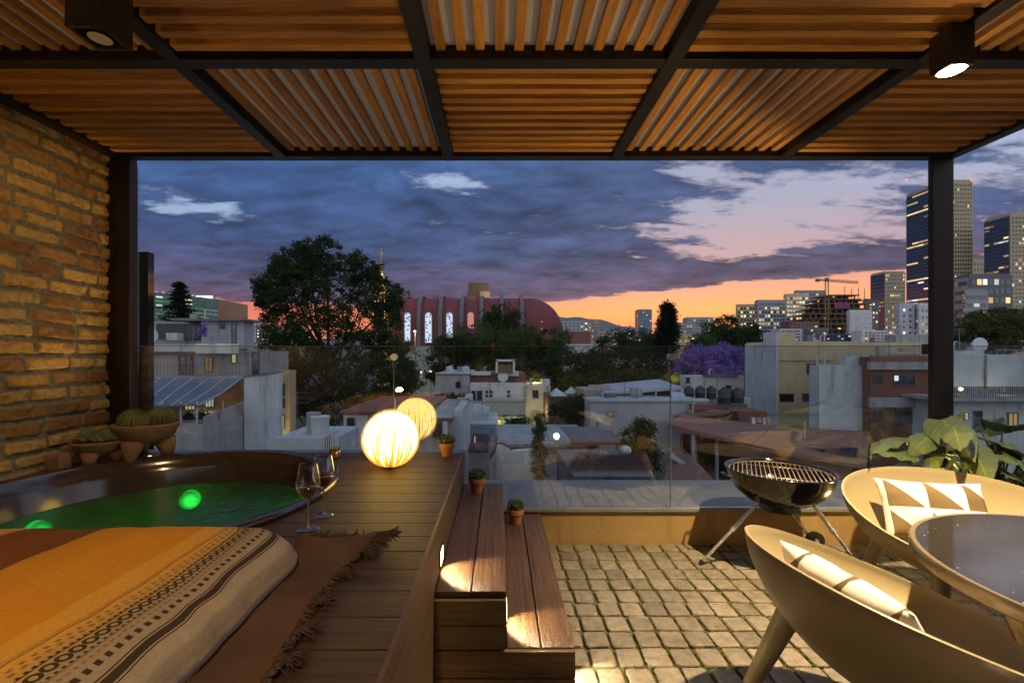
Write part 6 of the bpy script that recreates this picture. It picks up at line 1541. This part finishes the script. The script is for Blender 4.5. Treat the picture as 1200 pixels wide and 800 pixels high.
b = MB(); b.ball((X(1176, 19.4), 21.2, Z(456, 21)), .09, 8, 6); b.build('balcony_lamp', P_['lamp'], t); light('balcony_light', 'POINT', (X(1176, 20.8), 20.8, Z(456, 21)), 8, (1, .8, .5), .1, t)
t = box_thing('roof_shed', 'dark rooftop shed with a small dish on the white balcony building', 'shed', 1118, 1132, 402, 26, P_['dark'], 2, yb=416)
b = MB(); b.lathe([(.001, 0), (.3, .03), (.45, .1), (.43, .11), (.001, .05)], 18); c = (X(1146, 25), 25, Z(404, 25)); b.v = [(c[0] + p[0], c[1] - p[2], c[2] + p[1] * .9) for p in b.v]; tag(b.build('satellite_dish', P_['blue'], smooth=True), 'pale satellite dish on the roof right of the pergola post', 'satellite dish')
pb(t, 'parapet', 1118, 1153, 411, 415.4, 24, P_['blue'], .4)
# mid rooftops between the beige building and the skyline
gm = 'low flat roofs behind the beige building'
for (a, c, yt, d_, mt_, lb, lt) in ((914, 940, 385, 120, 'blue', 'pale blue flat roofed block just above the beige stair tower', .1), (940, 970, 384, 130, 'dgrey', 'dark open floored block above the beige building', .25), (966, 1000, 391, 110, 'glassb', 'blue strip roofed block above the middle of the beige building', .2), (1010, 1048, 387, 100, 'white', 'white low block with small windows above the right part of the beige building', .1), (1050, 1090, 392, 90, 'grey', 'dark tank covered roof left of the pergola post', 0), (925, 960, 376, 180, 'brick', 'red brick block at the foot of the construction site', .1),
                            (655, 690, 376, 330, 'grey', 'grey block just right of the church apse', .25), (690, 702, 374, 340, 'pink', 'pinkish block between the church apse and the glass tower', .2), (664, 692, 388, 160, 'redroof', 'red roofed hall right of the church apse', 0), (700, 742, 388, 240, 'pink', 'long low block with a pinkish wall below the mountains', .2), (655, 700, 403, 110, 'white', 'long white parapet roof beside the church apse', 0),
                            (284, 300, 376, 300, 'blue', 'small bluish block on the horizon left of the big tree', .3), (300, 322, 381, 260, 'dgrey', 'dark block half hidden by the big tree left edge', .3), (290, 325, 402, 60, 'grey', 'low grey shed roof beyond the left apartment house', 0), (880, 912, 390, 140, 'grey', 'grey roofed block hidden behind the round skyline tree', .3)):
    q_ = box_thing('flat_roof_building', lb, 'building', a, c, yt, d_, P_[mt_], d_ * .03, gm)
    if lt: grid(q_, 'f', d_, X(a, d_) + .5, X(c, d_) - .5, Z(min(yt + 22, 408), d_), Z(yt + 1.2, d_), 7, max(2, int((min(yt + 22, 408) - yt) / 3.2)), .55, .45, lt, 'glassd', ('lit', 'lity', 'litw'), 100, 0, a)
# street lamps among the trees
gs = 'lit street lamps among the trees'
for (px, py, d_, lb) in ((505, 435, 60, 'bright street lamp left of the pinkish house'), (493, 436, 64, 'street lamp glowing beside the church base'), (486, 388, 60, 'lamp glowing low in the big tree near the church'), (812, 397, 110, 'street lamp right of the cypress foot'), (820, 396, 112, 'second street lamp right of the cypress foot'), (765, 402, 100, 'street lamp left of the cypress foot'), (880, 381, 120, 'bright lamp at the top of the round skyline tree')):
    t = thing('street_lamp', lb, 'street lamp', (X(px, d_), d_, GZ), gs); b = MB(); b.tube([(X(px, d_), d_ + .3, GZ), (X(px, d_), d_ + .3, Z(py, d_))], .07, 6); b.build('pole', P_['metal'], t)
    b = MB(); b.ball((X(px, d_), d_, Z(py, d_)), .0028 * d_, 10, 8, .6); b.build('lamp_head', P_['lamp'], t)
    if d_ < 70: light('street_light', 'POINT', (X(px, d_), d_ - .5, Z(py, d_)), 350, (1, .82, .45), .2, t)
# dark glazed screen next to the left post
t = thing('side_screen', 'dark reflective side screen just beyond the left pergola post', 'screen', (X(166, 3.4), 3.6, GZ))
b = MB(); b.box(X(156, 3.4), X(173.5, 3.4), 3.4, 3.46, -.3, Z(295, 3.4)); b.build('panel', pmat('dark mirror panel', (.012, .012, .014), None, .06, spec=.9), t)
pass
# air between here and the mountains
b = MB(); b.box(-6200, 6200, -300, 9200, GZ - 1, 460)
m, nt_, out_ = newmat('haze'); v_ = nt_.nodes.new('ShaderNodeVolumePrincipled'); v_.inputs['Color'].default_value = (.80, .80, .88, 1); v_.inputs['Density'].default_value = .00004
nt_.links.new(v_.outputs[0], out_.inputs['Volume']); b.build('haze', m).__setitem__('kind', 'stuff')
# small roof clutter: pipes, vents, aerials and boxes on the near roofs
def clutter(parent, x0, x1, yt, d, n, dd=2.5, seed=1):
    rr = random.Random(seed)
    for i in range(n):
        px = rr.uniform(x0, x1); y_ = d + rr.uniform(.4, dd); x = X(px, d); z = Z(yt, d); k = rr.random(); b = MB(); s_ = d / 30
        if k < .35:
            h = rr.uniform(.5, 1.6) * s_ ** .3; b.tube([(x, y_, z - .05), (x, y_, z + h)], .022 * s_, 5)
            for q in range(rr.randint(2, 4)): b.tube([(x - .3, y_, z + h - .12 * q), (x + .3, y_, z + h - .12 * q)], .012 * s_, 4)
            b.build('aerial', P_['metal'], parent)
        elif k < .6:
            b.tube([(x, y_, z - .05), (x, y_, z + .45), (x + .15, y_, z + .5)], .045 * s_, 7); b.build('vent_pipe', P_['framew'], parent)
        elif k < .85:
            w_ = rr.uniform(.10, .34); b.box(x - w_, x + w_, y_, y_ + w_ * 1.3, z - .02, z + rr.uniform(.15, .5)); b.build('roof_box', P_[rr.choice(['grey', 'white', 'dgrey', 'beige_d'])], parent, bevel=.02)
        else:
            b.tube([(x - .8, y_, z + .06), (x + .8, y_, z + .06)], .035 * s_, 6); b.build('roof_pipe', P_['metal'], parent)
byname = lambda n: bpy.data.objects[n]
for (n_, a, c, yt, d_, k, dd, sd) in (('apartment_house', 200, 285, 373.5, 23.2, 6, 1, 1), ('apartment_house', 150, 232, 408, 20.8, 5, 1.2, 2), ('white_house', 553, 612, 438, 33.3, 6, 3, 3), ('white_house', 618, 643, 452, 31.8, 3, 4, 4), ('pinkish_house', 514, 548, 437.5, 33.2, 4, 5, 5),
                                      ('beige_building', 935, 1008, 400, 30.2, 7, 3, 6), ('beige_building', 1012, 1075, 400.5, 31.3, 5, 2, 7), ('white_blank_house', 962, 990, 428, 22.1, 3, .5, 8), ('brick_building', 1022, 1085, 417, 21.6, 5, .5, 9),
                                      ('white_balcony_building', 1120, 1200, 411, 21.7, 7, 4, 10), ('long_wall_building', 700, 826, 468, 22, 9, 2, 11), ('small_white_house', 804, 870, 440, 36.2, 3, .8, 12), ('glass_block_house', 546, 571, 484, 21, 3, 2, 13),
                                      ('red_roof_market', 800, 860, 486, 20.6, 5, 2, 14), ('roof_landing', 325, 358, 513, 9.8, 2, 1, 15), ('tank_roof_building', 798, 870, 466.5, 27.1, 5, 1.5, 16), ('tiled_cottage', 532, 539, 483, 15.6, 2, 4, 17)):
    clutter(byname(n_), a, c, yt, d_, k, dd, sd)
# overhead cables and a line of washing, small life in the middle distance
def cable(label, p0, p1, sag, r=.018):
    pts = []
    for i in range(15):
        u = i / 14; p = Vector(p0).lerp(Vector(p1), u); p.z -= sag * 4 * u * (1 - u); pts.append(tuple(p))
    b = MB(); b.tube(pts, r, 5); tag(b.build('overhead_cable', P_['dark'], smooth=True), label, 'cable', 'cables strung between the houses')
def pw(px, py, d): return (X(px, d), d, Z(py, d))
cable('thin dark cable from the white house roof to the sheet roof hall', pw(600, 445, 33), pw(700, 452, 30), .7)
cable('thin dark cable from the cottage roof to the white house', pw(535, 478, 19), pw(556, 460, 31.9), .4)
cable('thin dark cable across the red flat roofs', pw(800, 482, 22), pw(965, 470, 21.9), .5, .013)
t = thing('washing_line', 'washing line with a few pale cloths on the low building beside the black tanks', 'washing line', pw(885, 492, 20)); b = MB()
for px in (878, 905): b.tube([pw(px, 503, 20), pw(px, 487, 20)], .02, 6)
b.tube([pw(878, 488, 20), pw(891, 489, 20), pw(905, 488, 20)], .008, 4); b.build('posts', P_['metal'], t)
for k, (px, w_) in enumerate(((881, 4), (887, 5), (894, 3.4), (899, 4))):
    b = MB(); b.box(X(px, 20), X(px + w_, 20), 19.99, 20.01, Z(497 - k % 2 * 2, 20), Z(489, 20)); b.build('cloth', P_[['white', 'pink', 'blue', 'cream'][k]], t)
for (n_, a, c, e_, f_, d_, pn) in (('long_wall_building', 712, 718, 482, 488, 22, 'litd'), ('long_wall_building', 800, 806, 484, 492, 22, 'glassd'), ('tan_house', 328, 334, 467, 478, 17.6, 'glassd'), ('apartment_house', 240, 250, 418, 436, 21, 'litd'), ('glass_block_house', 574, 580, 500, 509, 20, 'glassd'), ('white_balcony_building', 1180, 1192, 483, 500, 20, 'litd'), ('beige_building', 968, 985, 441, 449, 30, 'glassd'), ('shuttered_house', 440, 450, 492, 505, 18, 'litd')):
    win(byname(n_), a, c, e_, f_, d_, pn)
